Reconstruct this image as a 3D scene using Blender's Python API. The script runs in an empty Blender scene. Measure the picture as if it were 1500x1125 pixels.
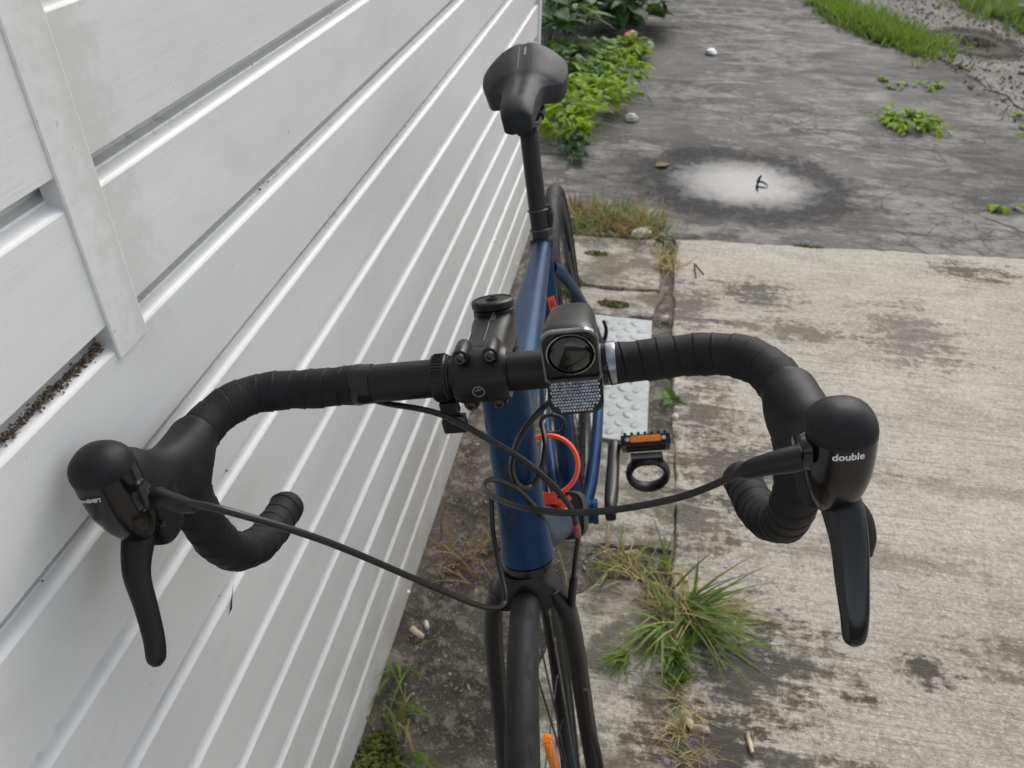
import bpy, bmesh, math, random
from mathutils import Vector, Matrix, noise
from mathutils.bvhtree import BVHTree
random.seed(7)
R = math.radians
scn = bpy.context.scene
col = scn.collection

# ---------------------------------------------------------------- camera, sky, sun, exposure
PITCH, ROLL, YAW = R(37.5), R(-1.0), R(9.0)
fw = Vector((-math.sin(YAW)*math.cos(PITCH), math.cos(YAW)*math.cos(PITCH), -math.sin(PITCH)))
rt = Vector((math.cos(YAW), math.sin(YAW), 0)); dn = fw.cross(rt)
cr = math.cos(ROLL)*rt + math.sin(ROLL)*dn
cd = -math.sin(ROLL)*rt + math.cos(ROLL)*dn
cam_d = bpy.data.cameras.new('camera'); cam = bpy.data.objects.new('camera', cam_d); col.objects.link(cam)
cam.matrix_world = Matrix(((cr.x, -cd.x, -fw.x, 0), (cr.y, -cd.y, -fw.y, 0), (cr.z, -cd.z, -fw.z, 1.29), (0, 0, 0, 1)))
cam_d.sensor_width = 36; cam_d.lens = 27.6; cam_d.clip_start = 0.02; cam_d.clip_end = 500
cam_d.dof.use_dof = True; cam_d.dof.focus_distance = 0.58; cam_d.dof.aperture_fstop = 15
scn.camera = cam
scn.render.resolution_x, scn.render.resolution_y = 1024, 768

SUN_EL, SUN_AZ = R(41), R(13)
world = bpy.data.worlds.new('World'); scn.world = world; world.use_nodes = True
wn, wl = world.node_tree.nodes, world.node_tree.links
wn.clear()
sky = wn.new('ShaderNodeTexSky'); sky.sky_type = 'NISHITA'; sky.sun_disc = False
sky.sun_elevation = SUN_EL; sky.sun_rotation = SUN_AZ; sky.dust_density = 3; sky.air_density = 1.2; sky.ozone_density = 1
hs = wn.new('ShaderNodeHueSaturation'); hs.inputs['Saturation'].default_value = 0.37
bgn = wn.new('ShaderNodeBackground'); bgn.inputs['Strength'].default_value = 0.15
wo = wn.new('ShaderNodeOutputWorld')
wl.new(sky.outputs[0], hs.inputs['Color']); wl.new(hs.outputs[0], bgn.inputs['Color']); wl.new(bgn.outputs[0], wo.inputs['Surface'])
sd = bpy.data.lights.new('sun', 'SUN'); sd.energy = 0.75; sd.angle = R(26); sd.color = (1, .97, .93)
sun = bpy.data.objects.new('sun', sd); col.objects.link(sun)
sv = Vector((math.sin(SUN_AZ)*math.cos(SUN_EL), math.cos(SUN_AZ)*math.cos(SUN_EL), math.sin(SUN_EL)))
sun.rotation_euler = sv.to_track_quat('Z', 'Y').to_euler()
vs = scn.view_settings; vs.view_transform = 'Standard'; vs.look = 'None'; vs.exposure = 0.55; vs.gamma = 1.0; vs.use_curve_mapping = False

# ---------------------------------------------------------------- material helpers
class NT:
    def __init__(s, name):
        s.m = bpy.data.materials.new(name); s.m.use_nodes = True
        s.n = s.m.node_tree.nodes; s.l = s.m.node_tree.links
        s.b = s.n['Principled BSDF']; s.co = None
    def coord(s, kind='Object'):
        t = s.n.new('ShaderNodeTexCoord'); return t.outputs[kind]
    def pos(s):
        return s.n.new('ShaderNodeNewGeometry').outputs['Position']
    def mapping(s, v, scale=(1, 1, 1), loc=(0, 0, 0), rot=(0, 0, 0)):
        m = s.n.new('ShaderNodeMapping'); s.l.new(v, m.inputs['Vector'])
        m.inputs['Scale'].default_value = scale; m.inputs['Location'].default_value = loc; m.inputs['Rotation'].default_value = rot
        return m.outputs[0]
    def noise(s, v, scale, detail=4, rough=.55, dist=0):
        t = s.n.new('ShaderNodeTexNoise'); s.l.new(v, t.inputs['Vector'])
        t.inputs['Scale'].default_value = scale; t.inputs['Detail'].default_value = detail
        t.inputs['Roughness'].default_value = rough; t.inputs['Distortion'].default_value = dist
        return t.outputs[0]
    def voro(s, v, scale, feat='F1', out='Distance'):
        t = s.n.new('ShaderNodeTexVoronoi'); s.l.new(v, t.inputs['Vector']); t.inputs['Scale'].default_value = scale; t.feature = feat
        return t.outputs[out]
    def ramp(s, f, lo, hi):
        t = s.n.new('ShaderNodeMapRange'); t.interpolation_type = 'SMOOTHSTEP'; s.l.new(f, t.inputs['Value'])
        t.inputs['From Min'].default_value = lo; t.inputs['From Max'].default_value = hi
        return t.outputs[0]
    def math(s, op, a, b=None, clamp=False):
        t = s.n.new('ShaderNodeMath'); t.operation = op; t.use_clamp = clamp
        for i, x in enumerate((a, b)):
            if x is None: continue
            if isinstance(x, (int, float)): t.inputs[i].default_value = x
            else: s.l.new(x, t.inputs[i])
        return t.outputs[0]
    def mix(s, f, a, b):
        t = s.n.new('ShaderNodeMix'); t.data_type = 'RGBA'
        for i, x in ((0, f), (6, a), (7, b)):
            if isinstance(x, (int, float)): t.inputs[i].default_value = x
            elif isinstance(x, (tuple, list)): t.inputs[i].default_value = (*x, 1)
            else: s.l.new(x, t.inputs[i])
        return t.outputs[2]
    def sep(s, v):
        t = s.n.new('ShaderNodeSeparateXYZ'); s.l.new(v, t.inputs[0]); return t.outputs
    def bump(s, h, strength=.3, dist=.01, prev=None):
        t = s.n.new('ShaderNodeBump'); s.l.new(h, t.inputs['Height']); t.inputs['Strength'].default_value = strength; t.inputs['Distance'].default_value = dist
        if prev is not None: s.l.new(prev, t.inputs['Normal'])
        return t.outputs[0]
    def set(s, **k):
        for n, x in k.items():
            i = s.b.inputs[n.replace('_', ' ')]
            if isinstance(x, (int, float)): i.default_value = x
            elif isinstance(x, (tuple, list)): i.default_value = (*x, 1) if len(x) == 3 and i.type == 'RGBA' else x
            else: s.l.new(x, i)
        return s
    def blob(s, xyz, wob, cx, cy, rx, ry, soft=.5):
        # a stain centred on (cx, cy) metres, edge broken up by noise
        dx = s.math('DIVIDE', s.math('SUBTRACT', xyz[0], cx), rx); dy = s.math('DIVIDE', s.math('SUBTRACT', xyz[1], cy), ry)
        d = s.math('SQRT', s.math('ADD', s.math('MULTIPLY', dx, dx), s.math('MULTIPLY', dy, dy)))
        d = s.math('ADD', d, wob)
        t = s.n.new('ShaderNodeMapRange'); t.interpolation_type = 'SMOOTHSTEP'; s.l.new(d, t.inputs['Value'])
        t.inputs['From Min'].default_value = 1.0; t.inputs['From Max'].default_value = 1.0 - soft
        return t.outputs[0]

def plain(name, c, rough=.5, metal=0, var=.12, scale=60, bump=.0, spec=.5, bscale=400, **kw):
    t = NT(name); v = t.coord()
    n = t.noise(v, scale, 3)
    d = tuple(x*(1-var) for x in c); h = tuple(min(1, x*(1+var)) for x in c)
    t.set(Base_Color=t.mix(t.ramp(n, .3, .7), d, h), Roughness=t.math('ADD', t.math('MULTIPLY', t.noise(v, scale*.6, 4), .16), rough-.08, True), Metallic=metal)
    t.b.inputs['Specular IOR Level'].default_value = spec
    if bump: t.set(Normal=t.bump(t.noise(v, bscale, 2), bump, .001))
    for k, x in kw.items(): t.b.inputs[k.replace('_', ' ')].default_value = x
    return t.m

# ---------------------------------------------------------------- mesh helpers
def V(*a): return Vector(a)
def catmull(pts, n):
    """resample a list of equal-length tuples with a centripetal-ish Catmull-Rom, n per span"""
    out = []; P = [tuple(p) for p in pts]
    for i in range(len(P)-1):
        p1, p2 = P[i], P[i+1]
        p0 = P[i-1] if i else tuple(2*a-b for a, b in zip(p1, p2))
        p3 = P[i+2] if i+2 < len(P) else tuple(2*a-b for a, b in zip(p2, p1))
        for k in range(n):
            t = k/n
            out.append(tuple(.5*((2*b)+(c-a)*t+(2*a-5*b+4*c-d)*t*t+(3*b-a-3*c+d)*t**3) for a, b, c, d in zip(p0, p1, p2, p3)))
    out.append(P[-1]); return out

class MB:
    def __init__(s): s.v = []; s.f = []; s.uv = None
    def add(s, vs, fs):
        o = len(s.v); s.v += [tuple(x) for x in vs]; s.f += [tuple(i+o for i in f) for f in fs]; return s
    def rings(s, rings, closed=False, cap=True):
        n = len(rings[0]); o = len(s.v)
        for r in rings: s.v += [tuple(x) for x in r]
        m = len(rings)
        for i in range(m if closed else m-1):
            a, b = o+i*n, o+((i+1) % m)*n
            for j in range(n):
                k = (j+1) % n; s.f.append((a+j, a+k, b+k, b+j))
        if cap and not closed:
            s.f.append(tuple(o+j for j in range(n))[::-1]); s.f.append(tuple(o+(m-1)*n+j for j in range(n)))
        return s
    def tube(s, pts, rad, n=12, span=1, up=(0, 0, 1), cap=True, prof=None, closed=False):
        """sweep a circle along pts; rad is a number, a list or a function of (s along, angle, fraction)"""
        P = [Vector(p) for p in (catmull(pts, span) if span > 1 else pts)]
        m = len(P)
        if isinstance(rad, (list, tuple)):
            rr = [x[0] for x in catmull([(r,) for r in rad], span)] if span > 1 else list(rad)
            if len(rr) != m: rr = [rad[min(len(rad)-1, int(i*len(rad)/m))] for i in range(m)]
        L = 0; rg = []; nrm = None
        tot = sum((P[i+1]-P[i]).length for i in range(m-1)) or 1
        for i in range(m):
            if i: L += (P[i]-P[i-1]).length
            if closed: t = (P[(i+1) % m]-P[i-1])
            else: t = (P[min(i+1, m-1)]-P[max(i-1, 0)])
            t.normalize()
            if nrm is None:
                u = Vector(up); nrm = (u-t*u.dot(t))
                if nrm.length < 1e-4: u = Vector((1, 0, 0)); nrm = u-t*u.dot(t)
            else: nrm = nrm-t*nrm.dot(t)
            nrm.normalize(); b = t.cross(nrm); ring = []
            for j in range(n):
                a = 2*math.pi*j/n
                if callable(rad): r = rad(L, a, L/tot)
                elif isinstance(rad, (list, tuple)): r = rr[i]
                else: r = rad
                w, h = (prof(L/tot) if prof else (1, 1))
                ring.append(P[i]+(b*math.cos(a)*w+nrm*math.sin(a)*h)*r)
            rg.append(ring)
        return s.rings(rg, closed, cap)
    def loft(s, secs, n=24, span=4, cap=True):
        """secs: (center3, w, h, exponent, xaxis3, yaxis3)"""
        flat = [tuple(c)+(w, h, e)+tuple(x)+tuple(y) for c, w, h, e, x, y in secs]
        rg = []
        for q in catmull(flat, span):
            c = Vector(q[:3]); w, h, e = q[3:6]; x = Vector(q[6:9]).normalized(); y = Vector(q[9:12]).normalized(); ring = []
            for j in range(n):
                a = 2*math.pi*j/n; ca, sa = math.cos(a), math.sin(a)
                ring.append(c+x*w*math.copysign(abs(ca)**(2/e), ca)+y*h*math.copysign(abs(sa)**(2/e), sa))
            rg.append(ring)
        return s.rings(rg, False, cap)
    def lathe(s, prof, origin, axis, n=24, cap=True):
        ax = Vector(axis).normalized(); u = Vector((0, 0, 1)) if abs(ax.z) < .9 else Vector((1, 0, 0))
        a = (u-ax*u.dot(ax)).normalized(); b = ax.cross(a); O = Vector(origin)
        return s.rings([[O+ax*h+(a*math.cos(2*math.pi*j/n)+b*math.sin(2*math.pi*j/n))*r for j in range(n)] for r, h in prof], False, cap)
    def box(s, c, sz, rot=None):
        x, y, z = (k/2 for k in sz); M = rot or Matrix.Identity(3); c = Vector(c)
        vs = [c+M@Vector((i*x, j*y, k*z)) for k in (-1, 1) for j in (-1, 1) for i in (-1, 1)]
        return s.add(vs, [(0, 2, 3, 1), (4, 5, 7, 6), (0, 1, 5, 4), (2, 6, 7, 3), (0, 4, 6, 2), (1, 3, 7, 5)])
    def mesh(s, name, mat=None, ang=40):
        me = bpy.data.meshes.new(name); me.from_pydata(s.v, [], s.f)
        if mat: me.materials.append(mat)
        bm = bmesh.new(); bm.from_mesh(me); bmesh.ops.recalc_face_normals(bm, faces=bm.faces); bm.to_mesh(me); bm.free()
        for p in me.polygons: p.use_smooth = ang > 0
        if ang > 0: me.set_sharp_from_angle(angle=R(ang))
        return me
    def build(s, name, mat, parent=None, ang=40, bevel=0):
        o = bpy.data.objects.new(name, s.mesh(name, mat, ang)); col.objects.link(o)
        if parent: o.parent = parent
        if bevel:
            b = o.modifiers.new('bevel', 'BEVEL'); b.width = bevel; b.segments = 3; b.limit_method = 'ANGLE'; b.angle_limit = R(35)
        return o
def link(name, me, parent=None):
    o = bpy.data.objects.new(name, me); col.objects.link(o)
    if parent: o.parent = parent
    return o
def tag(o, label=None, cat=None, group=None, kind=None):
    if label: o['label'] = label
    if cat: o['category'] = cat
    if group: o['group'] = group
    if kind: o['kind'] = kind
    return o
def empty(name, loc=(0, 0, 0)):
    o = bpy.data.objects.new(name, None); col.objects.link(o); o.location = loc; o.empty_display_size = .1; return o
def lettering(text, size, M, target, mat, parent, name='lettering', off=.0004, ext=.0, bold=0):
    """flat print: font outline pressed on to the surface of target along the print's own normal"""
    cu = bpy.data.curves.new('t', 'FONT'); cu.body = text; cu.size = size; cu.align_x = 'CENTER'; cu.align_y = 'CENTER'; cu.offset = bold; cu.resolution_u = 3
    ob = bpy.data.objects.new('t', cu); col.objects.link(ob)
    dg = bpy.context.evaluated_depsgraph_get(); me = bpy.data.meshes.new_from_object(ob.evaluated_get(dg)); bpy.data.objects.remove(ob)
    me.transform(M); press(me, M, target, off)
    me.materials.clear(); me.materials.append(mat); me.name = name
    return link(name, me, parent)
def press(me, M, target, off):
    if target is None: return
    tm = target.data; bvh = BVHTree.FromPolygons([v.co for v in tm.vertices], [tuple(p.vertices) for p in tm.polygons])
    nz = (M.to_3x3()@Vector((0, 0, 1))).normalized()
    for v in me.vertices:
        h = bvh.ray_cast(v.co+nz*.03, -nz, .08)
        if h[0] is not None: v.co = h[0]+nz*off
def frame_mat(o, x, z):
    """matrix with local x along x and normal z at o"""
    z = Vector(z).normalized(); x = Vector(x); x = (x-z*x.dot(z)).normalized(); y = z.cross(x)
    return Matrix(((x.x, y.x, z.x, o[0]), (x.y, y.y, z.y, o[1]), (x.z, y.z, z.z, o[2]), (0, 0, 0, 1)))

# ---------------------------------------------------------------- setting materials
def concrete_mat():
    t = NT('concrete'); p = t.pos(); xyz = t.sep(p)
    big = t.noise(p, 1.7, 6, .6); med = t.noise(p, 9, 6, .65); fine = t.noise(p, 130, 4, .7); grit = t.noise(p, 420, 2, .6)
    brush = t.noise(t.mapping(p, (5, 42, 5), rot=(0, 0, R(-6))), 1.0, 7, .7, .6)
    brush2 = t.noise(t.mapping(p, (14, 150, 9), rot=(0, 0, R(-6))), 1.0, 4, .6, .4)
    patchy = t.noise(t.mapping(p, (2.2, 4.5, 2)), 1.6, 7, .68, .7)
    c = t.mix(t.ramp(big, .25, .75), (.40, .365, .30), (.55, .515, .435))
    c = t.mix(t.math('MULTIPLY', t.ramp(patchy, .44, .68), .6), c, (.27, .24, .195))
    c = t.mix(t.math('MULTIPLY', t.ramp(brush, .54, .70), t.math('ADD', .25, t.math('MULTIPLY', t.ramp(patchy, .4, .65), .5))), c, (.17, .15, .122))
    c = t.mix(t.math('MULTIPLY', t.ramp(brush2, .52, .68), .42), c, (.24, .215, .18))
    c = t.mix(t.math('MULTIPLY', t.ramp(fine, .52, .64), .48), c, (.70, .66, .585))
    c = t.mix(t.math('MULTIPLY', t.ramp(fine, .47, .38), .55), c, (.22, .195, .16))
    c = t.mix(t.math('MULTIPLY', t.ramp(grit, .54, .66), .45), c, (.2, .18, .155))
    groove = t.noise(t.mapping(p, (2.6, 105, 3), rot=(0, 0, R(-5))), 1.0, 5, .65, .25); c = t.mix(t.math('MULTIPLY', t.ramp(groove, .56, .66), .45), c, (.20, .175, .14))
    pit = t.ramp(t.noise(t.mapping(p, (1, 2.2, 1)), 26, 6, .75), .63, .69); c = t.mix(t.math('MULTIPLY', pit, .7), c, (.10, .088, .07))
    wob = t.math('ADD', t.math('MULTIPLY', t.math('SUBTRACT', t.noise(t.mapping(p, (1, 1.5, 1)), 13, 8, .82, .3), .5), 4.2), t.math('ADD', t.math('MULTIPLY', t.math('SUBTRACT', brush, .5), 2.6), t.math('MULTIPLY', t.math('SUBTRACT', t.noise(p, 60, 4, .7), .5), 1.8)))
    stains = [(.24, 1.62, .12, .10, .7), (.30, 1.43, .16, .12, .75), (.22, 1.25, .10, .11, .7), (.29, .90, .14, .14, .8), (.22, .72, .12, .09, .8), (.40, .93, .10, .06, .6),
              (.42, 2.27, .12, .09, .8), (.52, 2.07, .18, .05, .65), (.86, 2.10, .13, .16, .6), (1.15, 2.55, .13, .06, .8), (.63, .94, .045, .03, .9), (.51, .866, .03, .02, .9),
              (.84, 1.0, .14, .05, .6), (.20, 2.15, .10, .14, .7), (.33, .72, .2, .03, .75), (.27, 1.8, .1, .05, .6), (-.09, 2.28, .12, .09, .55), (.5, 1.5, .2, .04, .35), (.85, 1.45, .3, .03, .3), (.55, 1.2, .28, .03, .35)]
    for cx, cy, rx, ry, st in stains:
        c = t.mix(t.math('MULTIPLY', t.blob(xyz, wob, cx, cy, rx*1.3, ry*1.3, .75), min(1, st*1.12)), c, (.058, .049, .037))
    moss = t.math('MULTIPLY', t.ramp(t.math('ADD', t.math('MULTIPLY', med, .6), t.math('MULTIPLY', patchy, .4)), .45, .56), t.ramp(xyz[0], .19, .15))
    c = t.mix(t.math('MULTIPLY', moss, .85), c, (.105, .095, .06))
    h = t.math('ADD', t.math('MULTIPLY', t.math('ADD', brush, t.math('MULTIPLY', groove, -.7)), .5), t.math('ADD', t.math('MULTIPLY', fine, .35), t.math('MULTIPLY', grit, .25)))
    t.set(Base_Color=c, Roughness=t.math('ADD', .62, t.math('MULTIPLY', big, .3)), Normal=t.bump(h, 1.0, .009)); return t.m
def wet_mat():
    t = NT('wet_concrete'); p = t.pos(); xyz = t.sep(p)
    big = t.noise(p, 1.1, 6, .62, .4); med = t.noise(p, 5, 6, .68, .5); fine = t.noise(p, 90, 4, .7); grit = t.noise(p, 300, 2)
    streak = t.noise(t.mapping(p, (2.4, 7, 2.4), rot=(0, 0, R(-14))), 1.0, 7, .7, .8)
    dry = t.ramp(t.math('ADD', t.math('MULTIPLY', big, .55), t.math('MULTIPLY', streak, .5)), .49, .58)
    c = t.mix(dry, (.044, .042, .039), (.215, .205, .188))
    c = t.mix(t.math('MULTIPLY', t.ramp(med, .5, .72), .6), c, (.075, .068, .062))
    c = t.mix(t.math('MULTIPLY', t.ramp(fine, .5, .8), .35), c, (.42, .4, .37))
    c = t.mix(t.math('MULTIPLY', t.ramp(grit, .55, .7), .4), c, (.06, .055, .05))
    mot = t.noise(t.mapping(p, (9, 17, 9), rot=(0, 0, R(-8))), 1.0, 8, .8, .3); c = t.mix(t.math('MULTIPLY', t.ramp(mot, .52, .58), .65), c, (.05, .046, .042)); c = t.mix(t.math('MULTIPLY', t.ramp(mot, .46, .38), .4), c, (.38, .365, .34))
    # damp, algae-dark zone towards the gravel and round the puddle
    wob = t.math('MULTIPLY', t.math('SUBTRACT', t.noise(p, 5, 6, .7), .5), 1.8)
    for cx, cy, rx, ry, st in [(.42, 3.16, .56, .46, .95), (1.75, 3.5, .5, .6, .6), (1.5, 5.0, .7, .6, .55), (.15, 3.9, .25, .5, .5), (.1, 5.0, .35, .9, .6), (1.2, 3.35, .25, .2, .4), (-.1, 3.1, .2, .25, .5)]:
        c = t.mix(t.math('MULTIPLY', t.blob(xyz, wob, cx, cy, rx, ry, .5), st), c, (.036, .034, .032))
    vo = t.voro(t.mapping(p, (1, 1.6, 1)), 3.2, 'DISTANCE_TO_EDGE'); warp = t.ramp(t.math('ADD', vo, t.math('MULTIPLY', t.math('SUBTRACT', med, .5), .12)), .02, .0)
    vo2 = t.voro(t.mapping(p, (1, 1.3, 1)), 10, 'DISTANCE_TO_EDGE'); net = t.ramp(t.math('ADD', vo2, t.math('MULTIPLY', t.math('SUBTRACT', med, .5), .16)), .045, .0)
    crk = t.math('MAXIMUM', t.math('MULTIPLY', warp, t.ramp(big, .42, .6)), t.math('MULTIPLY', net, t.ramp(t.noise(p, 1.4, 4), .50, .60)))
    spots = t.ramp(t.noise(t.mapping(p, (7, 16, 7)), 1.0, 6, .75, .8), .55, .66); c = t.mix(t.math('MULTIPLY', spots, .75), c, (.05, .046, .041))
    c = t.mix(t.math('MULTIPLY', crk, .8), c, (.05, .045, .04))
    wet = t.ramp(big, .62, .36)
    t.set(Base_Color=c, Specular_IOR_Level=.20, Roughness=t.math('SUBTRACT', .80, t.math('MULTIPLY', wet, .25)), Normal=t.bump(t.math('ADD', t.math('MULTIPLY', med, .7), t.math('ADD', t.math('MULTIPLY', fine, .3), t.math('MULTIPLY', crk, -.4))), .55, .012)); return t.m
def dirt_mat():
    t = NT('mossy_dirt'); p = t.pos()
    big = t.noise(p, 6, 6, .65); med = t.noise(p, 28, 6, .7); fine = t.noise(p, 160, 4, .7); g = t.noise(p, 3.3, 4, .6)
    c = t.mix(t.ramp(big, .3, .7), (.036, .030, .023), (.135, .115, .09))
    c = t.mix(t.math('MULTIPLY', t.ramp(med, .50, .62), .75), c, (.27, .24, .20))
    c = t.mix(t.math('MULTIPLY', t.ramp(g, .52, .68), .6), c, (.062, .066, .022))
    c = t.mix(t.math('MULTIPLY', t.ramp(fine, .57, .68), .7), c, (.42, .385, .33))
    t.set(Base_Color=c, Roughness=.85, Normal=t.bump(t.math('ADD', med, t.math('MULTIPLY', fine, .5)), .9, .012)); return t.m
def gravel_mat():
    t = NT('gravel'); p = t.pos()
    v = t.voro(p, 45, 'F1', 'Color'); big = t.noise(p, 2.5, 5)
    c = t.mix(t.sep(v)[0], (.10, .09, .076), (.22, .20, .175)); c = t.mix(t.ramp(big, .45, .7), c, (.11, .097, .08))
    t.set(Base_Color=c, Roughness=.7, Normal=t.bump(t.voro(p, 45), .8, .02)); return t.m
def vinyl_mat():
    t = NT('white_vinyl'); p = t.pos(); xyz = t.sep(p)
    big = t.noise(t.mapping(p, (1, .9, 3)), 2.2, 5, .6); sm = t.noise(t.mapping(p, (1, 2, 14)), 6, 5, .6); fine = t.noise(p, 260, 3, .7); spk = t.noise(p, 120, 2, .5)
    grain = t.noise(t.mapping(p, (30, 6, 320)), 1.0, 3, .6)
    c = t.mix(t.ramp(big, .3, .7), (.71, .712, .705), (.76, .762, .757))
    c = t.mix(t.math('MULTIPLY', t.ramp(sm, .5, .8), .25), c, (.60, .595, .56))
    c = t.mix(t.math('MULTIPLY', t.ramp(spk, .745, .77), .45), c, (.22, .21, .18))
    # grime that grows low down on the boards and round the joint strip
    low = t.math('MULTIPLY', t.ramp(xyz[2], .45, .0), t.ramp(t.noise(p, 7, 6, .7), .25, .65))
    c = t.mix(t.math('MULTIPLY', low, .6), c, (.43, .395, .32))
    scuff = t.ramp(t.noise(t.mapping(p, (4, 3.2, 60), rot=(R(7), 0, 0)), 1.0, 5, .7), .66, .74); c = t.mix(t.math('MULTIPLY', scuff, .35), c, (.50, .49, .47))
    cloud = t.ramp(t.noise(t.mapping(p, (1, 1.5, 4)), 3.5, 6, .7, .6), .5, .8); c = t.mix(t.math('MULTIPLY', cloud, .35), c, (.55, .545, .52))
    wob = t.math('MULTIPLY', t.math('SUBTRACT', t.noise(p, 60, 6, .75), .5), 2.6)
    dy = t.math('DIVIDE', t.math('SUBTRACT', xyz[1], .447), .05)
    dist = t.math('ADD', t.math('ABSOLUTE', dy), wob)
    smear = t.math('MULTIPLY', t.ramp(dist, 1.0, .0), t.ramp(xyz[2], .90, .97))
    c = t.mix(t.math('MULTIPLY', smear, .30), c, (.42, .41, .37))
    rec = t.ramp(xyz[0], -.354, -.3605)
    grit = t.math('MULTIPLY', t.math('MULTIPLY', rec, t.ramp(t.noise(p, 2.7, 3), .45, .62)), t.ramp(t.noise(t.mapping(p, (1, 1, 1)), 75, 5, .7), .50, .66))
    c = t.mix(t.math('MULTIPLY', grit, .45), c, (.15, .135, .105))
    t.set(Base_Color=c, Roughness=t.math('ADD', .33, t.math('MULTIPLY', big, .2)), Normal=t.bump(t.math('ADD', t.math('MULTIPLY', grain, .5), t.math('MULTIPLY', big, .6)), .12, .004)); return t.m
M_conc, M_wet, M_dirt, M_gravel, M_vinyl = concrete_mat(), wet_mat(), dirt_mat(), gravel_mat(), vinyl_mat()

# ---------------------------------------------------------------- ground
def sheet(name, poly, z0, z1, mat, kind='structure', jit=.0, step=.06, parent=None, seed=0, bev=.004):
    """slab with an outline that wanders by jit metres, top at z1, sides down to z0"""
    pts = []
    for i, a in enumerate(poly):
        b = poly[(i+1) % len(poly)]; a, b = Vector((*a, 0)), Vector((*b, 0)); k = max(1, min(160, int((b-a).length/step))) if jit else 1
        n = Vector((-(b-a).y, (b-a).x, 0)).normalized()
        for j in range(k):
            q = a.lerp(b, j/k)
            if jit: q = q+n*jit*(noise.noise(q*7+Vector((seed, 0, 0)))+.7*noise.noise(q*31+Vector((0, seed, 0))))
            pts.append(q)
    n = len(pts); c = sum(pts, Vector())/n
    m = MB()
    inn = [(p.x+(c-p).normalized().x*bev, p.y+(c-p).normalized().y*bev, z1) for p in pts]
    m.v = [(p.x, p.y, z0) for p in pts]+[(p.x, p.y, z1-bev) for p in pts]+inn
    for r in (0, 1):
        for i in range(n): j = (i+1) % n; m.f.append((r*n+i, r*n+j, (r+1)*n+j, (r+1)*n+i))
    m.f.append(tuple(range(2*n, 3*n)))
    o = m.build(name, mat, parent, 30)
    if parent is None: tag(o, kind=kind)
    return o
# terrain: one sheet to the horizon, gently uneven near the camera
g = MB()
N = 130; xs = [-200, -60, -20, -6, -2.5]+[-1.2+i*.03 for i in range(110)]+[2.4, 3.5, 6, 20, 60, 200]
ys = [-200, -60, -20, -6, -2, -1]+[-.2+i*.04 for i in range(80)]+[3.5, 5, 8, 12, 20, 60, 200]
for y in ys:
    for x in xs: g.v.append((x, y, -.008+.010*noise.noise(Vector((x*5, y*5, 0)))*(1 if abs(x) < 2 and abs(y) < 3 else 0)-.014*(1 if x > .25 else 0)-.03*(1 if y > 2.6 else 0)))
for j in range(len(ys)-1):
    for i in range(len(xs)-1): a = j*len(xs)+i; g.f.append((a, a+1, a+1+len(xs), a+len(xs)))
tag(g.build('ground', M_dirt, None, 80), kind='structure')
pave = sheet('concrete_apron', [(.183, -3), (4.5, -3), (4.5, 2.93), (1.364, 2.690), (.165, 2.602)], -.06, .003, M_conc, jit=.015, step=.03, seed=1)
def piece(poly, jit, seed, z): return sheet('slab', poly, -.06, z, M_conc, jit=jit, step=.02, parent=path, seed=seed)
path = tag(sheet('path', [(-.12, -3), (.175, -3), (.175, 1.02), (.10, 1.055), (.03, 1.045), (-.035, 1.0), (-.07, .8), (-.05, .3)], -.06, .001, M_conc, jit=.012, step=.02, seed=5), kind='structure')
piece([(-.12, 1.15), (.0, 1.135), (.172, 1.148), (.172, 1.47), (.05, 1.49), (-.12, 1.47)], .007, 8, .002)
piece([(-.145, 2.06), (.0, 2.05), (.105, 2.075), (.135, 2.2), (.10, 2.22), (-.02, 2.21), (-.15, 2.22)], .012, 9, .001)
piece([(-.19, 2.235), (-.05, 2.225), (.118, 2.235), (.125, 2.585), (.0, 2.575), (-.21, 2.56)], .007, 10, .002)
sheet('driveway', [(-.6, 2.60), (.18, 2.612), (1.364, 2.698), (4.5, 2.94), (4.5, 9), (2.2, 14), (-.6, 14)], -.06, -.007, M_wet, jit=.006, step=.03, seed=3)
sheet('gravel_track', [(1.95, 4.3), (2.25, 3.9), (4.6, 3.6), (4.6, 14), (1.5, 14), (1.55, 6.6), (1.75, 5.4)], -.006, .0, M_gravel, jit=.06, step=.05, seed=4)
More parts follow.
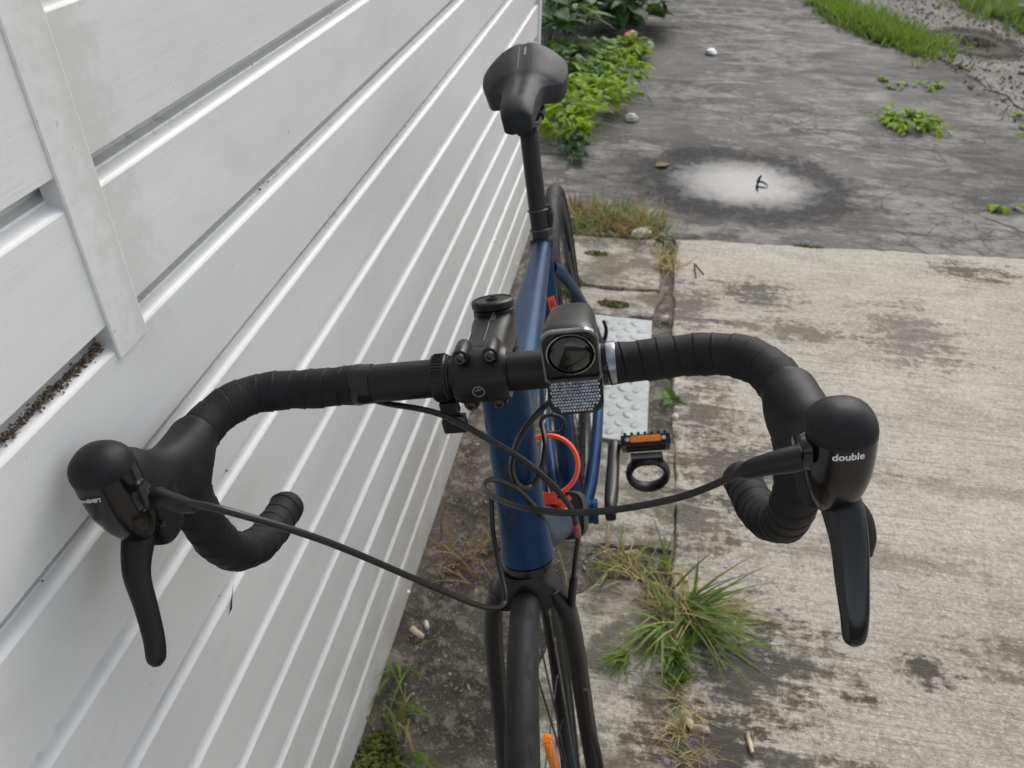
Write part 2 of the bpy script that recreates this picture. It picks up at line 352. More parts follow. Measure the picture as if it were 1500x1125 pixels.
def puddle(name, cx, cy, rx, ry, z, label, col_, seed, rough=.02, t_b=.05):
    t = NT(name+'_water'); p = t.pos(); xyz = t.sep(p)
    wob = t.math('MULTIPLY', t.math('SUBTRACT', t.noise(p, 7, 6, .7), .5), 1.1)
    fz = t.math('MULTIPLY', t.math('SUBTRACT', t.noise(p, 26, 6, .75), .5), .9); mk = t.blob(xyz, t.math('ADD', wob, fz), cx, cy, rx*1.05, ry*1.05, .5); deep_glare = t.blob(xyz, t.math('ADD', t.math('MULTIPLY', wob, .5), t.math('MULTIPLY', fz, .5)), cx, cy, rx*.68, ry*.68, 1.0)
    t.set(Base_Color=col_, Roughness=t.math('SUBTRACT', rough+.30, t.math('MULTIPLY', deep_glare, .30)), Specular_IOR_Level=t.math('ADD', .05, t.math('MULTIPLY', deep_glare, 1.0)), Specular_Tint=(.86, .94, 1.0), Alpha=mk, Normal=t.bump(t.noise(p, 60, 3), t_b, .004)); t.b.inputs['IOR'].default_value = 1.33  # centre specular raised and tinted blue, painting sky glare into the water film
    m = MB(); n = 90
    for i in range(n):
        a = 2*math.pi*i/n; k = 1+.16*noise.noise(Vector((math.cos(a)*2+seed, math.sin(a)*2, 0)))+.07*noise.noise(Vector((math.cos(a)*9, math.sin(a)*9, seed)))
        m.v.append((cx+rx*k*math.cos(a), cy+ry*k*math.sin(a), z))
    m.f.append(tuple(range(n)))
    return tag(m.build(name, t.m), kind='structure')
puddle('puddle', .44, 3.18, .50, .43, -.0062, '', (.024, .024, .025), 3, .06)
puddle('puddle', 2.05, 5.75, .33, .48, .0035, '', (.03, .024, .017), 8, .05)

# ---------------------------------------------------------------- clad wall
XW = -.35
wall = tag(empty('clad_wall', (XW, 1, 0)), 'white vinyl clad wall of long horizontal boards with grey grime in the grooves', 'wall')
wall_inv = Matrix.Translation((-XW, -1, 0))
def wpart(m, name, mat, ang=25, bevel=0, par=None):
    o = m.build(name, mat, par or wall, ang, bevel); o.data.transform(wall_inv); return o
Z0, PIT = .0989, .1082
prof = [(0, 0), (0, .0008), (0, .0030), (0, .0815), (0, .0848), (-.0008, .0862), (-.0026, .0876), (-.0052, .0889), (-.0078, .0898), (-.0098, .0910), (-.0106, .0925), (-.0195, .0935), (-.0195, .1150), (-.0235, .1150), (-.0235, .0075), (-.0050, .0075), (-.0050, .0010), (-.0040, -.0008), (-.0016, -.0012)]
bmesh_ = MB(); YA, YB = -1.6, 2.602
ysamp = [YA+i*(YB-YA)/30 for i in range(31)]
bmesh_.rings([[(x, y-1, z) for x, z in prof] for y in ysamp])
bme = bmesh_.mesh('board', M_vinyl, 25)
for k in range(-1, 20):
    o = link('board', bme, wall); o.location = (random.uniform(-.0006, .0006), 0, Z0+k*PIT+PIT-.086+random.uniform(-.0006, .0006))
    if k < 0: o.location.z = -.003; o.scale.z = 1.19
# joint strip that ends on the groove below shoulder height
m = MB(); zt, zb = 2.25, .958
m.rings([[(XW+x, y, z) for x, y in ((-.012, .404), (.0012, .404), (.0020, .4055), (.0020, .424), (.0014, .430), (.0014, .441), (.0006, .4425), (-.012, .4425))] for z in (zb, zt)])
tag(wpart(m, 'joint_strip', M_vinyl, 20), 'flat vertical joint strip with grimy lower end')
m = MB(); m.rings([[(XW+x, y, z) for x, y in ((-.03, 2.598), (.004, 2.598), (.006, 2.600), (.006, 2.634), (.004, 2.637), (-.045, 2.637), (-.045, 2.632), (-.03, 2.632))] for z in (-.02, 2.25)])
wpart(m, 'corner_trim', M_vinyl, 20)
# return of the building round the corner, backing and roof edge
m = MB(); m.box((XW-.523, .5, 1.1), (.99, 4.22, 2.24)); wpart(m, 'backing', plain('dark_membrane', (.03, .028, .025), .8))
bm2 = MB(); bm2.rings([[(x-.5 if 0 else (-1.03+t*.985), 1.62+px_, z) for px_, z in prof] for t in (0, .25, .5, .75, 1)]); bme2 = bm2.mesh('board', M_vinyl, 25)
for k in range(0, 20):
    o = link('board', bme2, wall); o.location = (0, .0, Z0+(k-1)*PIT+PIT-.086)
m = MB(); m.box((XW-.48, .5, 2.29), (1.2, 4.5, .09)); wpart(m, 'roof_edge', M_vinyl, 20)
M_dark = plain('dark_plinth', (.035, .032, .028), .85, bump=.5)
m = MB(); m.box((XW-.040, .5, -.03), (.05, 4.2, .10)); wpart(m, 'plinth', M_dark)
# nail caps
cap = MB(); cap.lathe([(.0, -.001), (.0045, -.001), (.0048, .001), (.0036, .0032), (.0012, .0042), (0, .0043)], (0, 0, 0), (1, 0, 0), 10, False); capm = cap.mesh('nail_cap', plain('cap_white', (.8, .8, .78), .35))
for y, z in ((1.874, .311), (2.266, .028), (.938, .012), (.55, .02), (1.45, .015), (2.05, .62)):
    o = link('nail_cap', capm, wall); o.location = (.0005, y-1, z)
# dried soil caught in the groove beside the joint strip, moss specks elsewhere
def crumbs(name, n, fpos, size, mat, parent, sub=0):
    m = MB(); base = [(-1, 0, 0), (1, 0, 0), (0, -1, 0), (0, 1, 0), (0, 0, -1), (0, 0, 1)]; fs = [(0, 2, 5), (2, 1, 5), (1, 3, 5), (3, 0, 5), (2, 0, 4), (1, 2, 4), (3, 1, 4), (0, 3, 4)]
    for _ in range(n):
        p, k = fpos(); s = size*random.uniform(.4, 1.3)*k; q = Matrix.Rotation(random.uniform(0, 6.3), 3, Vector((random.random(), random.random(), random.random()+.01)))
        sc = (random.uniform(.6, 1.6), random.uniform(.6, 1.3), random.uniform(.4, 1))
        m.add([Vector(p)+q@Vector([a*b*s*random.uniform(.8, 1.2) for a, b in zip(v, sc)]) for v in base], fs)
    o = m.build(name, mat, parent, 0); return o
M_soil = plain('dry_soil', (.135, .105, .07), .95, var=.6, scale=300, bump=.6)
def gpos():
    y = .40-random.random()**1.5*.34; return ((XW-.0085+random.uniform(-.002, .006)*random.random(), y, .9625+.0085+random.gauss(0, .0018)), 1)
o = crumbs('caught_soil', 1700, gpos, .0011, M_soil, wall); o.data.transform(wall_inv); tag(o, 'dark crumbs of soil caught in the groove', kind='stuff')
def gpos2():
    k = random.randrange(0, 11); y = random.uniform(.1, 2.5); return ((XW-.0085, y, Z0+k*PIT+.0070), random.uniform(.3, 1))
o = crumbs('groove_specks', 260, gpos2, .0013, M_soil, wall); o.data.transform(wall_inv); tag(o, kind='stuff')
# a torn black scrap wedged in one groove
m = MB(); m.add([(XW+.0012, .428, .628), (XW+.0018, .434, .630), (XW+.0014, .441, .641), (XW-.001, .452, .649), (XW+.0006, .436, .636)], [(0, 1, 2, 3, 4)])
wpart(m, 'torn_scrap', M_dark)

# ---------------------------------------------------------------- bicycle materials
def rubber(name, c, rough, bscale=900, b=.25): return plain(name, c, rough, var=.18, scale=40, bump=b, bscale=bscale, spec=.2)
M_tape = rubber('bar_tape_foam', (.0165, .0165, .0175), .62, 1400, .22)
M_hood = rubber('hood_rubber', (.0155, .0155, .0165), .50, 1200, .12)
_n = M_hood.node_tree.nodes; _l = M_hood.node_tree.links; _v = _n.new('ShaderNodeTexVoronoi'); _v.inputs['Scale'].default_value = 1000; _b = _n.new('ShaderNodeBump'); _b.inputs['Strength'].default_value = .12; _b.inputs['Distance'].default_value = .0006
_tc = [x for x in _n if x.type == 'TEX_COORD'][0]; _l.new(_tc.outputs['Object'], _v.inputs['Vector']); _l.new(_v.outputs['Distance'], _b.inputs['Height']); _l.new(_b.outputs[0], _n['Principled BSDF'].inputs['Normal'])
M_gloss = plain('gloss_black', (.0045, .0045, .005), .16, var=.1, scale=25, spec=.5)
M_satin = plain('satin_black', (.0065, .0065, .007), .38, var=.15, scale=30, bump=.05, spec=.35)
M_anod = plain('anodised_black', (.012, .012, .013), .30, metal=.25, var=.15, scale=30)
M_plastic = plain('black_plastic', (.0085, .0085, .009), .42, var=.15, scale=80, bump=.1, spec=.35)
M_cable = plain('cable_housing', (.007, .007, .007), .38, var=.2, scale=50)
M_tyre = None
M_steel = plain('bright_steel', (.62, .62, .63), .28, metal=1, var=.1)
M_dsteel = plain('dark_steel', (.10, .10, .105), .35, metal=1, var=.2)
M_white = plain('white_print', (.72, .73, .74), .45, var=.05)
M_grey = plain('grey_print', (.22, .22, .23), .45, var=.05)
M_orange = plain('orange_red_print', (.78, .075, .018), .4, var=.08)
M_orangep = plain('orange_plastic', (.80, .07, .02), .35, var=.08)
M_amber = plain('amber_reflector', (.85, .22, .01), .18, var=.25, scale=500)
M_blackp = plain('black_print', (.008, .009, .012), .4)
M_sil = plain('silver_film', (.30, .31, .335), .22, metal=.55, var=.3, scale=120)
def paint():
    t = NT('navy_paint'); v = t.coord(); n = t.noise(v, 35, 4); d = t.noise(v, 500, 3, .7)
    c = t.mix(t.ramp(n, .3, .7), (.0085, .036, .092), (.010, .042, .106)); c = t.mix(t.math('MULTIPLY', t.ramp(d, .68, .75), .3), c, (.12, .12, .12))
    t.set(Base_Color=c, Roughness=t.math('ADD', .34, t.math('MULTIPLY', n, .1)), Metallic=.5, Specular_IOR_Level=.3, Normal=t.bump(d, .02, .0005)); t.b.inputs['Coat Weight'].default_value = .0; t.b.inputs['Coat Roughness'].default_value = .25
    return t.m
M_blue = paint()
def tyre_mat():
    t = NT('tyre_rubber'); v = t.coord(); n = t.noise(v, 30, 5); d = t.noise(v, 260, 4, .7)
    c = t.mix(t.ramp(n, .3, .7), (.010, .010, .0115), (.019, .019, .0205)); c = t.mix(t.math('MULTIPLY', t.ramp(d, .55, .8), .3), c, (.05, .048, .044))
    t.set(Base_Color=c, Roughness=.62, Specular_IOR_Level=.25, Normal=t.bump(d, .2, .001)); return t.m
M_tyre = tyre_mat()

# ---------------------------------------------------------------- bicycle (local: x to its left hand side, y rearward, z up; origin under the cranks)
bike = tag(empty('bicycle', (.005, .975, 0)), 'navy blue drop bar road bicycle leaning against the white clad wall', 'bicycle')
bike.rotation_mode = 'QUATERNION'
bike.rotation_quaternion = (Matrix.Rotation(R(5.714), 3, 'Z')@Matrix.Rotation(R(-9.721), 3, 'Y')).to_quaternion()
WR = .339; AXF = V(0, -.594, WR); AXR = V(0, .419, WR); BB = V(0, 0, .269)
HD = V(0, .3074, .9516); HP = V(0, .9516, -.3074); P0 = AXF+.045*HP
CLP = V(0, -.460, .920)
def ht(t, x=0, f=0): return P0+HD*t+V(x, 0, 0)-HP*f
X1, Y1, Z1 = V(1, 0, 0), V(0, 1, 0), V(0, 0, 1)
STD = V(0, math.cos(R(73.5)), math.sin(R(73.5)))

# head tube, flared towards the crown
m = MB(); m.lathe([(.0225, .362), (.0268, .364), (.0268, .372), (.0255, .385), (.0240, .42), (.0232, .47), (.0236, .53), (.0240, .548), (.0240, .556), (.0215, .5575)], P0, HD, 40)
headtube = m.build('head_tube', M_blue, bike, 35)
def tubepart(name, pts, ws, hs_, es, mat, xs=None, n=28, span=5):
    secs = []; pv = [Vector(p) for p in pts]
    for i, p in enumerate(pv):
        t = (pv[min(i+1, len(pv)-1)]-pv[max(i-1, 0)]).normalized(); up = t.cross(X1); x = up.cross(t)
        secs.append((p, ws[i], hs_[i], es[i], x, up))
    return MB().loft(secs, n, span).build(name, mat, bike, 40)
toptube = tubepart('top_tube', [ht(.515, 0, .012), (0, -.36, .808), (0, -.30, .800), (0, -.18, .780), (0, -.03, .752), (0, .07, .734), (0, .124, .728)],
                   [.021, .0235, .0245, .0215, .0175, .0155, .0150], [.020, .022, .021, .018, .0155, .0145, .0140], [2.2, 2.6, 2.8, 2.8, 2.5, 2.2, 2], M_blue)
downtube = tubepart('down_tube', [ht(.405, 0, 0), (0, -.36, .625), (0, -.22, .487), (0, -.10, .368), (0, -.005, .275)], [.024, .0265, .027, .027, .030], [.024, .026, .026, .026, .026], [2, 2.3, 2.6, 2.6, 2.2], M_blue)
seattube = tubepart('seat_tube', [BB, BB+STD*.12, BB+STD*.3, BB+STD*.44, BB+STD*.474], [.019, .0165, .0155, .0158, .0160]*1, [.019, .0165, .0155, .0158, .0160], [2]*5, M_blue)
for s in (-1, 1):
    tubepart('seat_stay', [(s*.012, .128, .690), (s*.026, .160, .655), (s*.045, .24, .555), (s*.056, .33, .445), (s*.062, .412, .348)], [.0085, .0085, .0080, .0078, .009], [.011, .0105, .0085, .0078, .010], [2]*5, M_blue)
    tubepart('chain_stay', [(s*.022, .01, .270), (s*.036, .08, .280), (s*.050, .20, .303), (s*.058, .32, .325), (s*.063, .412, .340)], [.011, .0115, .0105, .009, .008], [.016, .0165, .0145, .0115, .0115], [2.3]*5, M_blue)
MB().lathe([(.018, -.044), (.0225, -.044), (.0225, -.036), (.0205, -.034), (.0205, .034), (.0225, .036), (.0225, .044), (.018, .044)], BB, X1, 28).build('bottom_bracket', M_blue, bike, 35)
# emblem on the seat tube, stripes on the down tube, outlined lettering on the head tube
m = MB(); q = BB+STD*.385
me = MB(); pts2 = [(-.0065, .017), (.0065, .017), (.0065, -.010), (0, -.017), (-.0065, -.010)]
def patch(poly, M, target, mat, name, parent, off=.0005, sub=5):
    bm = bmesh.new(); vs_ = [bm.verts.new((x, y, 0)) for x, y in poly]; bm.faces.new(vs_)
    bmesh.ops.triangulate(bm, faces=bm.faces[:]); bmesh.ops.subdivide_edges(bm, edges=bm.edges[:], cuts=sub, use_grid_fill=True)
    d = bpy.data.meshes.new(name); bm.to_mesh(d); bm.free(); d.transform(M); press(d, M, target, off); d.materials.append(mat)
    for p in d.polygons: p.use_smooth = True
    return link(name, d, parent)
EM = frame_mat(q+V(.008, -.014, 0), V(.87, .5, 0), V(.5, -.83, .25))
tag(patch(pts2, EM, seattube, M_orange, 'emblem', seattube), 'orange shield emblem')
lettering('R', .017, frame_mat(q+V(.008, -.014, .003)+EM.to_3x3()@V(0, 0, .0006), EM.to_3x3()@X1, EM.to_3x3()@Z1), seattube, M_blackp, seattube, off=.0009)
ddir = V(0, -.706, .708); dup_ = V(0, .708, .706)
wrap_o = MB().loft([(V(.008, -.2, .474)+ddir*t_, .0315*k_, .034*k_, 4, X1, dup_) for t_, k_ in ((-.090, .8), (-.085, 1), (-.004, 1), (0, .9))], 32, 3).build('dark_wrap', plain('dark_wrap_slate', (.016, .018, .024), .7, bump=.3), bike, 40)  # added dark wrap, stands in for shade on the lower down tube
tag(wrap_o, 'dark wrap added to darken the pale lower down tube')
for x0_, ww in ((-.008, .0052), (-.0015, .0030), (.0030, .0016)):
    patch([(x0_, -.050), (x0_+ww, -.050), (x0_+ww, .060), (x0_, .060)], frame_mat(V(.0145, -.262, .528)+V(.45, .63, .63)*.03, X1, V(.45, .63, .63)), downtube, M_orange, 'stripe', downtube, .0006, 6)
FN = -HP
lt = lettering('BOARDMAN', .0095, frame_mat(ht(.445, -.006, .03), -HD, FN), headtube, M_blackp, headtube, bold=.0002)
for a, b, c_, d in ((-.034, -.0052, .034, -.0042), (-.034, .0042, .034, .0052), (-.035, -.0052, -.034, .0052), (.034, -.0052, .035, .0052)):
    patch([(a, b), (c_, b), (c_, d), (a, d)], frame_mat(ht(.445, -.006, .03), -HD, FN), headtube, M_blackp, 'outline', headtube, .0005, 3)

# headset, spacers, stem
for k, (t, r) in enumerate(((.5575, .0225), (.5675, .0190), (.5735, .0190), (.5795, .0190), (.5855, .0190))):
    MB().lathe([(r-.003, 0), (r-.0006, 0), (r, .0006), (r, .0050 if k else .0090), (r-.0006, .0056 if k else .0098), (r-.003, .0056 if k else .0098)], ht(t), HD, 32).build('spacer' if k else 'headset_cover', M_satin, bike, 30)
SD = V(0, -math.cos(R(11)), math.sin(R(11))); S0 = ht(.606); su = SD.cross(X1)*-1
if su.z < 0: su = -su
stem = MB()
stem.lathe([(.0155, -.0185), (.0182, -.0180), (.0186, -.016), (.0190, .0), (.0188, .0185), (.0178, .0195), (.015, .0195)], S0, HD, 32)
stem.loft([(S0-SD*.006+su*.002, .0188, .0172, 3.0, X1, su), (S0+SD*.014+su*.002, .0194, .0176, 3.4, X1, su), (S0+SD*.038+su*.001, .0182, .0168, 3.4, X1, su), (S0+SD*.064, .0188, .0172, 3.6, X1, su), (S0+SD*.083, .0208, .0190, 3.8, X1, su)], 36, 6)
stem_o = stem.build('stem', M_satin, bike, 40)
MB().lathe([(.0, .0205), (.0185, .0205), (.0196, .0215), (.0196, .0265), (.0185, .0278), (.0172, .0283), (.0170, .0274), (.0065, .0276), (.0055, .0300), (.0035, .0300), (.0028, .0272), (0, .0272)], S0, HD, 36, False).build('top_cap', M_plastic, stem_o, 30)
# clamp faceplate: a rounded shell round the bar with four bolt ears
fp = MB(); ring_o = []
for xx, rr in ((-.0225, .0172), (-.0222, .0205), (-.019, .0222), (-.008, .0226), (.008, .0226), (.019, .0222), (.0222, .0205), (.0225, .0172)):
    ring_o.append([CLP+V(xx, -rr*math.cos(a)*1.02, rr*math.sin(a)) for a in [2*math.pi*j/36 for j in range(36)]])
fp.rings(ring_o, False, True)
face = fp.build('faceplate', M_satin, stem_o, 40)
for sx in (-1, 1):
    for sz in (-1, 1):
        c = CLP+V(sx*.0118, .006, sz*.0235)
        b = MB(); b.lathe([(.0, -.004), (.0060, -.004), (.0066, -.002), (.0066, .017), (.0060, .0192), (.0044, .0195)], c, SD, 20, False)
        eb = b.build('bolt_ear', M_satin, stem_o, 35)
        b = MB(); b.lathe([(.0042, .0175), (.0042, .0232), (.0036, .0238), (.0024, .0238), (.0020, .0212), (0, .0212)], c, SD, 16, False); b.build('bolt', M_dsteel, stem_o, 30)
fn = V(0, -1, .32).normalized()
rg = MB(); FM = frame_mat(CLP+V(-.001, -.03, .002), X1, fn)
n = 28
rg.v = [(r*math.cos(2*math.pi*j/n), r*math.sin(2*math.pi*j/n), 0) for r in (.0042, .0050) for j in range(n)]; rg.f = [(j, (j+1) % n, n+(j+1) % n, n+j) for j in range(n)]
rg.add([(-.0004, -.0055, 0), (.0006, -.0055, 0), (.0006, .0030, 0), (-.0004, .0030, 0)], [(0, 1, 2, 3)]); rg.add([(-.0028, .0006, 0), (.0028, .0016, 0), (.0028, .0023, 0), (-.0028, .0013, 0)], [(0, 1, 2, 3)])
d = rg.mesh('logo', M_grey, 0); d.transform(FM); press(d, FM, face, .0004); link('logo', d, stem_o)
patch([(-.0003, -.030), (.0003, -.030), (.0003, .012), (-.0003, .012)], frame_mat(S0+SD*.040+su*.03+V(.0, 0, 0), X1*1.0, su), stem_o, M_grey, 'line', stem_o, .0003, 6)
lettering('STEM', .006, frame_mat(S0+SD*.020+su*.03+V(.003, 0, 0), -SD, su), stem_o, M_grey, stem_o)

# bar: bare centre, wrapped ends
MB().lathe([(.0130, -.135), (.0150, -.118), (.0159, -.085), (.0159, .085), (.0150, .118), (.0130, .135)], CLP, X1, 40).build('handlebar', M_satin, bike, 30)
for k, s in enumerate((-1, 1)):
    ex = (.002 if s > 0 else 0)
    path_ = [(.099, 0, 0), (.12, 0, 0), (.145, -.001, .001), (.172, -.004, .004), (.197, -.015, .008), (.214, -.037, .010), (.223, -.064, .006), (.226, -.092, -.018), (.226, -.098, -.060), (.226, -.082, -.104), (.225, -.050, -.131), (.224, -.012, -.143), (.223, .010, -.147)]
    pts = [CLP+V(s*(x+ex-(.016*max(0, (-z-.09)/.057)**1.3 if s > 0 else 0)), y, z) for x, y, z in path_]
    cm = catmull([tuple(p) for p in pts], 40)
    pit = .0145
    def trad(L, a, f, s=s):
        ph = (L/pit + s*a/(2*math.pi)) % 1.0
        return .0162+.0006*(1-ph)+.0004*math.sin(L*180+k)+.0003*math.sin(L*71+2*k+a) + (.0002 if ph < .1 else 0) - (.0005 if ph > .965 else 0) - .0014*max(0, (L-.44)/.03)**2*(1 if L > .44 else 0)
    tape = MB(); tape.tube(cm, trad, 30, up=(0, 0, 1)); tp = tape.build('bar_tape', M_tape, bike, 60)
    # rounded plug
    e = Vector(cm[-1]); ed = (Vector(cm[-1])-Vector(cm[-4])).normalized()
    MB().lathe([(.0165, -.004), (.0166, .0), (.0160, .004), (.0135, .008), (.008, .0105), (0, .0112)], e, ed, 28, False).build('end_plug', M_tape, tp, 60)
    fin = MB(); w0, w1 = ((.092, .1065) if s < 0 else (.090, .1065))
    fin.lathe([(.0160, w0), (.0166, w0+.0003), (.0168, w0+.004), (.0170, w0+.009), (.0176, w1), (.0172, w1+.0015)], CLP, V(s, 0, 0), 32)
    fin.build('finishing_tape', M_sil if s > 0 else M_gloss, tp, 25)
    if s > 0: MB().lathe([(.0166, .097), (.0172, .0973), (.0172, .101), (.0166, .1013)], CLP, V(s, 0, 0), 32).build('finishing_band', M_gloss, tp, 25)

# hoods and levers
LEV = []
for s in (-1, 1):
    bx = .228 if s > 0 else -.225; dx = .010 if s > 0 else -.006   # toe out towards the nose
    C = lambda x, y, z: CLP+V(bx+s*0+x, y, z)
    def hx(y): return dx*max(0, (-y-.06)/.12)
    ax_ = V(0, -.90, .42).normalized(); hu = V(0, .42, .90).normalized()
    zo = -.006 if s > 0 else .004
    secs = [(C(-s*.003, -.060, .0085), .0172, .0172, 2, X1, V(0, .3, .95)), (C(-s*.001, -.066, .0075), .0192, .0200, 2.1, X1, V(0, .35, .93)), (C(0, -.078, .003), .0205, .0255, 2.2, X1, hu), (C(hx(-.09), -.094, .0015), .0198, .0280, 2.3, X1, hu),
            (C(hx(-.11), -.110, .006+zo*.3), .0172, .0265, 2.3, X1, hu), (C(hx(-.125), -.124, .015+zo*.6), .0156, .0262, 2.2, X1, hu), (C(hx(-.14), -.135, .025+zo*.9), .0160, .0275, 2.2, X1, hu), (C(hx(-.15), -.147, .034+zo), .0165, .0260, 2.2, X1, hu)]
    hood = MB().loft(secs, 36, 6).build('brake_hood', M_hood, bike, 60)
    tag(hood, 'rubber brake hood with %s lever' % ('double' if s > 0 else 'shifting'))
    tl = V(0, -.10, .995).normalized()
    bul = [(-.013, .005, .007, -.145), (-.006, .0105, .0125, -.149), (.008, .0152, .0172, -.152), (.025, .0185, .0188, -.1540), (.042, .0197, .0191, -.1535), (.0575, .0198, .0190, -.152)]
    bul = [(z+zo, w, d_, y) for z, w, d_, y in bul]
    body = MB().loft([(C(hx(y), y, z), w, d_, 2.35, X1, Y1) for z, w, d_, y in bul], 36, 5).build('lever_body', M_gloss, hood, 50)
    dome = [(z+zo, w, d_, y) for z, w, d_, y in [(.0550, .0200, .0193, -.152), (.0590, .0198, .0191, -.152), (.0640, .0182, .0176, -.152), (.0685, .0148, .0144, -.152), (.0718, .0100, .0096, -.152), (.0734, .0050, .0046, -.152), (.0737, .001, .001, -.152)]]
    MB().loft([(C(hx(y), y, z), w, d_, 2.35, X1, Y1) for z, w, d_, y in dome], 36, 5).build('hood_nose', M_hood, hood, 60)
    # lettering on the face
    tn = V(0, -.93, .36).normalized()
    tx = C(hx(-.15)+(.0 if s > 0 else -.0042), -.190, .052 if s > 0 else .0575)
    if s > 0: lettering('double', .0064, frame_mat(tx, V(1, 0, .02), tn), body, M_white, body, bold=.00015)
    else: lettering('microSHIFT', .0040, frame_mat(tx, V(1, 0, .04), tn), body, M_white, body, bold=.00012, off=.0010)
    if s > 0:  # small light slot on the outer cheek
        patch([(-.002, -.010), (.0016, -.008), (.0022, .006), (.0002, .010), (-.002, .004)], frame_mat(C(hx(-.16)+.03, -.160, .040), V(0, .9, .1), V(.92, -.38, 0)), body, M_sil, 'cheek_insert', body, .0005, 3)
    # inner cheek block that holds the cable
    MB().loft([(C(hx(-.15)-s*.008, -.152, .034), .011, .014, 3, Y1, Z1), (C(hx(-.15)-s*.017, -.154, .036), .0100, .0120, 3, Y1, Z1), (C(hx(-.15)-s*.0225, -.156, .038), .0082, .0095, 2.6, Y1, Z1)], 24, 4).build('cable_block', M_gloss, body, 50)
    MB().loft([(C(hx(-.14)-s*.006, -.138, -.016), .010, .014, 3, X1, Y1), (C(hx(-.14)-s*.006, -.133, .0), .012, .015, 3, X1, Y1), (C(hx(-.14)-s*.005, -.130, .016), .014, .017, 3, X1, Y1)], 24, 4).build('pivot_block', M_plastic, body, 50)
    MB().lathe([(0, -.0165), (.0030, -.0165), (.0030, .0165), (0, .0165)], C(dx, -.146, -.001+zo*.3), X1, 14, False).build('pivot_pin', M_dsteel, hood, 30)
    # brake lever blade
    if s > 0: lp_ = [(0, -.147, -.002), (.002, -.160, -.010), (.0035, -.175, -.024), (.003, -.190, -.042), (.003, -.202, -.060), (.0025, -.208, -.073), (.002, -.210, -.077)]
    else: lp_ = [(0, -.147, .002), (-.001, -.160, -.006), (-.001, -.175, -.020), (.003, -.188, -.040), (.006, -.200, -.058), (.006, -.208, -.070), (.006, -.211, -.074)]
    lw = [.0125, .0125, .0112, .0100, .0084, .0068, .003] if s > 0 else [.0120, .0112, .0095, .0082, .0074, .0064, .003]; lh = [.008, .008, .0065, .0055, .0055, .0055, .003]
    secs = []
    for i, (x, y, z) in enumerate(lp_):
        a, b = lp_[max(i-1, 0)], lp_[min(i+1, len(lp_)-1)]; t = V(b[0]-a[0], b[1]-a[1], b[2]-a[2]).normalized(); nn = X1.cross(t).normalized()
        secs.append((C(x+dx, y, z), lw[i], lh[i], 2.5, X1, nn))
    MB().loft(secs, 24, 6).build('brake_lever', M_gloss if s > 0 else M_satin, hood, 60)
    sp = [(s*.010, -.150, -.010), (s*.0165, -.157, -.022), (s*.0185, -.164, -.035), (s*.0175, -.168, -.043)]
    MB().loft([(C(x+dx, y, z), w, .0035, 3, V(.8, .6*s, 0), V(-.6*s, .8, 0)) for (x, y, z), w in zip(sp, (.004, .006, .006, .003))], 16, 5).build('shift_paddle', M_plastic, hood, 50)

# cables
def cable(pts, r=.0025, name='cable', mat=None, span=10): return MB().tube([tuple(p) for p in pts], r, 10, span).build(name, mat or M_cable, bike, 60)
c1 = [(-.202, -.617, .957), (-.180, -.628, .962), (-.139, -.64, .962), (-.094, -.62, .906), (-.046, -.58, .802), (-.028, -.54, .725), (-.017, -.517, .694), (-.015, -.502, .694), (-.022, -.475, .704), (-.0275, -.445, .720), (-.0265, -.425, .745)]
cable(c1)
MB().tube([(-.1985, -.6165, .9555), (-.188, -.624, .960), (-.172, -.632, .962), (-.160, -.636, .9625)], [.0068, .0060, .0055, .0036], 16, 4).build('cable_boot', M_plastic, bike, 50)
c2 = [(.205, -.625, .960), (.19, -.621, .954), (.145, -.60, .909), (.086, -.59, .889), (.04, -.57, .874), (.003, -.53, .85), (-.011, -.50, .833), (-.008, -.475, .816), (.007, -.455, .783), (.020, -.437, .732), (.0235, -.424, .700), (.020, -.41, .670)]
cable(c2)
MB().tube([(.212, -.622, .958), (.203, -.622, .956), (.193, -.621, .953), (.184, -.617, .946), (.179, -.615, .942)], [.0078, .0076, .0066, .0058, .0034], 18, 4).build('cable_boot', M_plastic, bike, 50)
cable([(-.115, -.452, .904), (-.087, -.462, .900), (-.038, -.485, .903), (.001, -.505, .891), (.035, -.51, .86), (.057, -.505, .814), (.061, -.49, .763), (.054, -.478, .713), (.045, -.468, .660), (.037, -.462, .609)], .0026)
MB().tube([(.0475, -.471, .672), (.043, -.466, .645), (.039, -.463, .618), (.0365, -.462, .603)], [.0040, .0042, .0042, .0038], 16, 3).build('cable_ferrule', M_plastic, bike, 40)
MB().tube([(.0605, -.494, .776), (.0605, -.490, .764), (.060, -.487, .752)], [.0030, .0033, .0030], 14, 4).build('cable_sleeve', plain('red_foil', (.22, .05, .06), .35, var=.95, scale=420), bike, 50)
cable([(.085, -.452, .905), (.059, -.455, .889), (.042, -.47, .884), (.023, -.475, .863), (.008, -.46, .819), (.007, -.45, .785), (.015, -.437, .766), (.025, -.427, .772), (.033, -.412, .792), (.030, -.385, .80)], .0027)

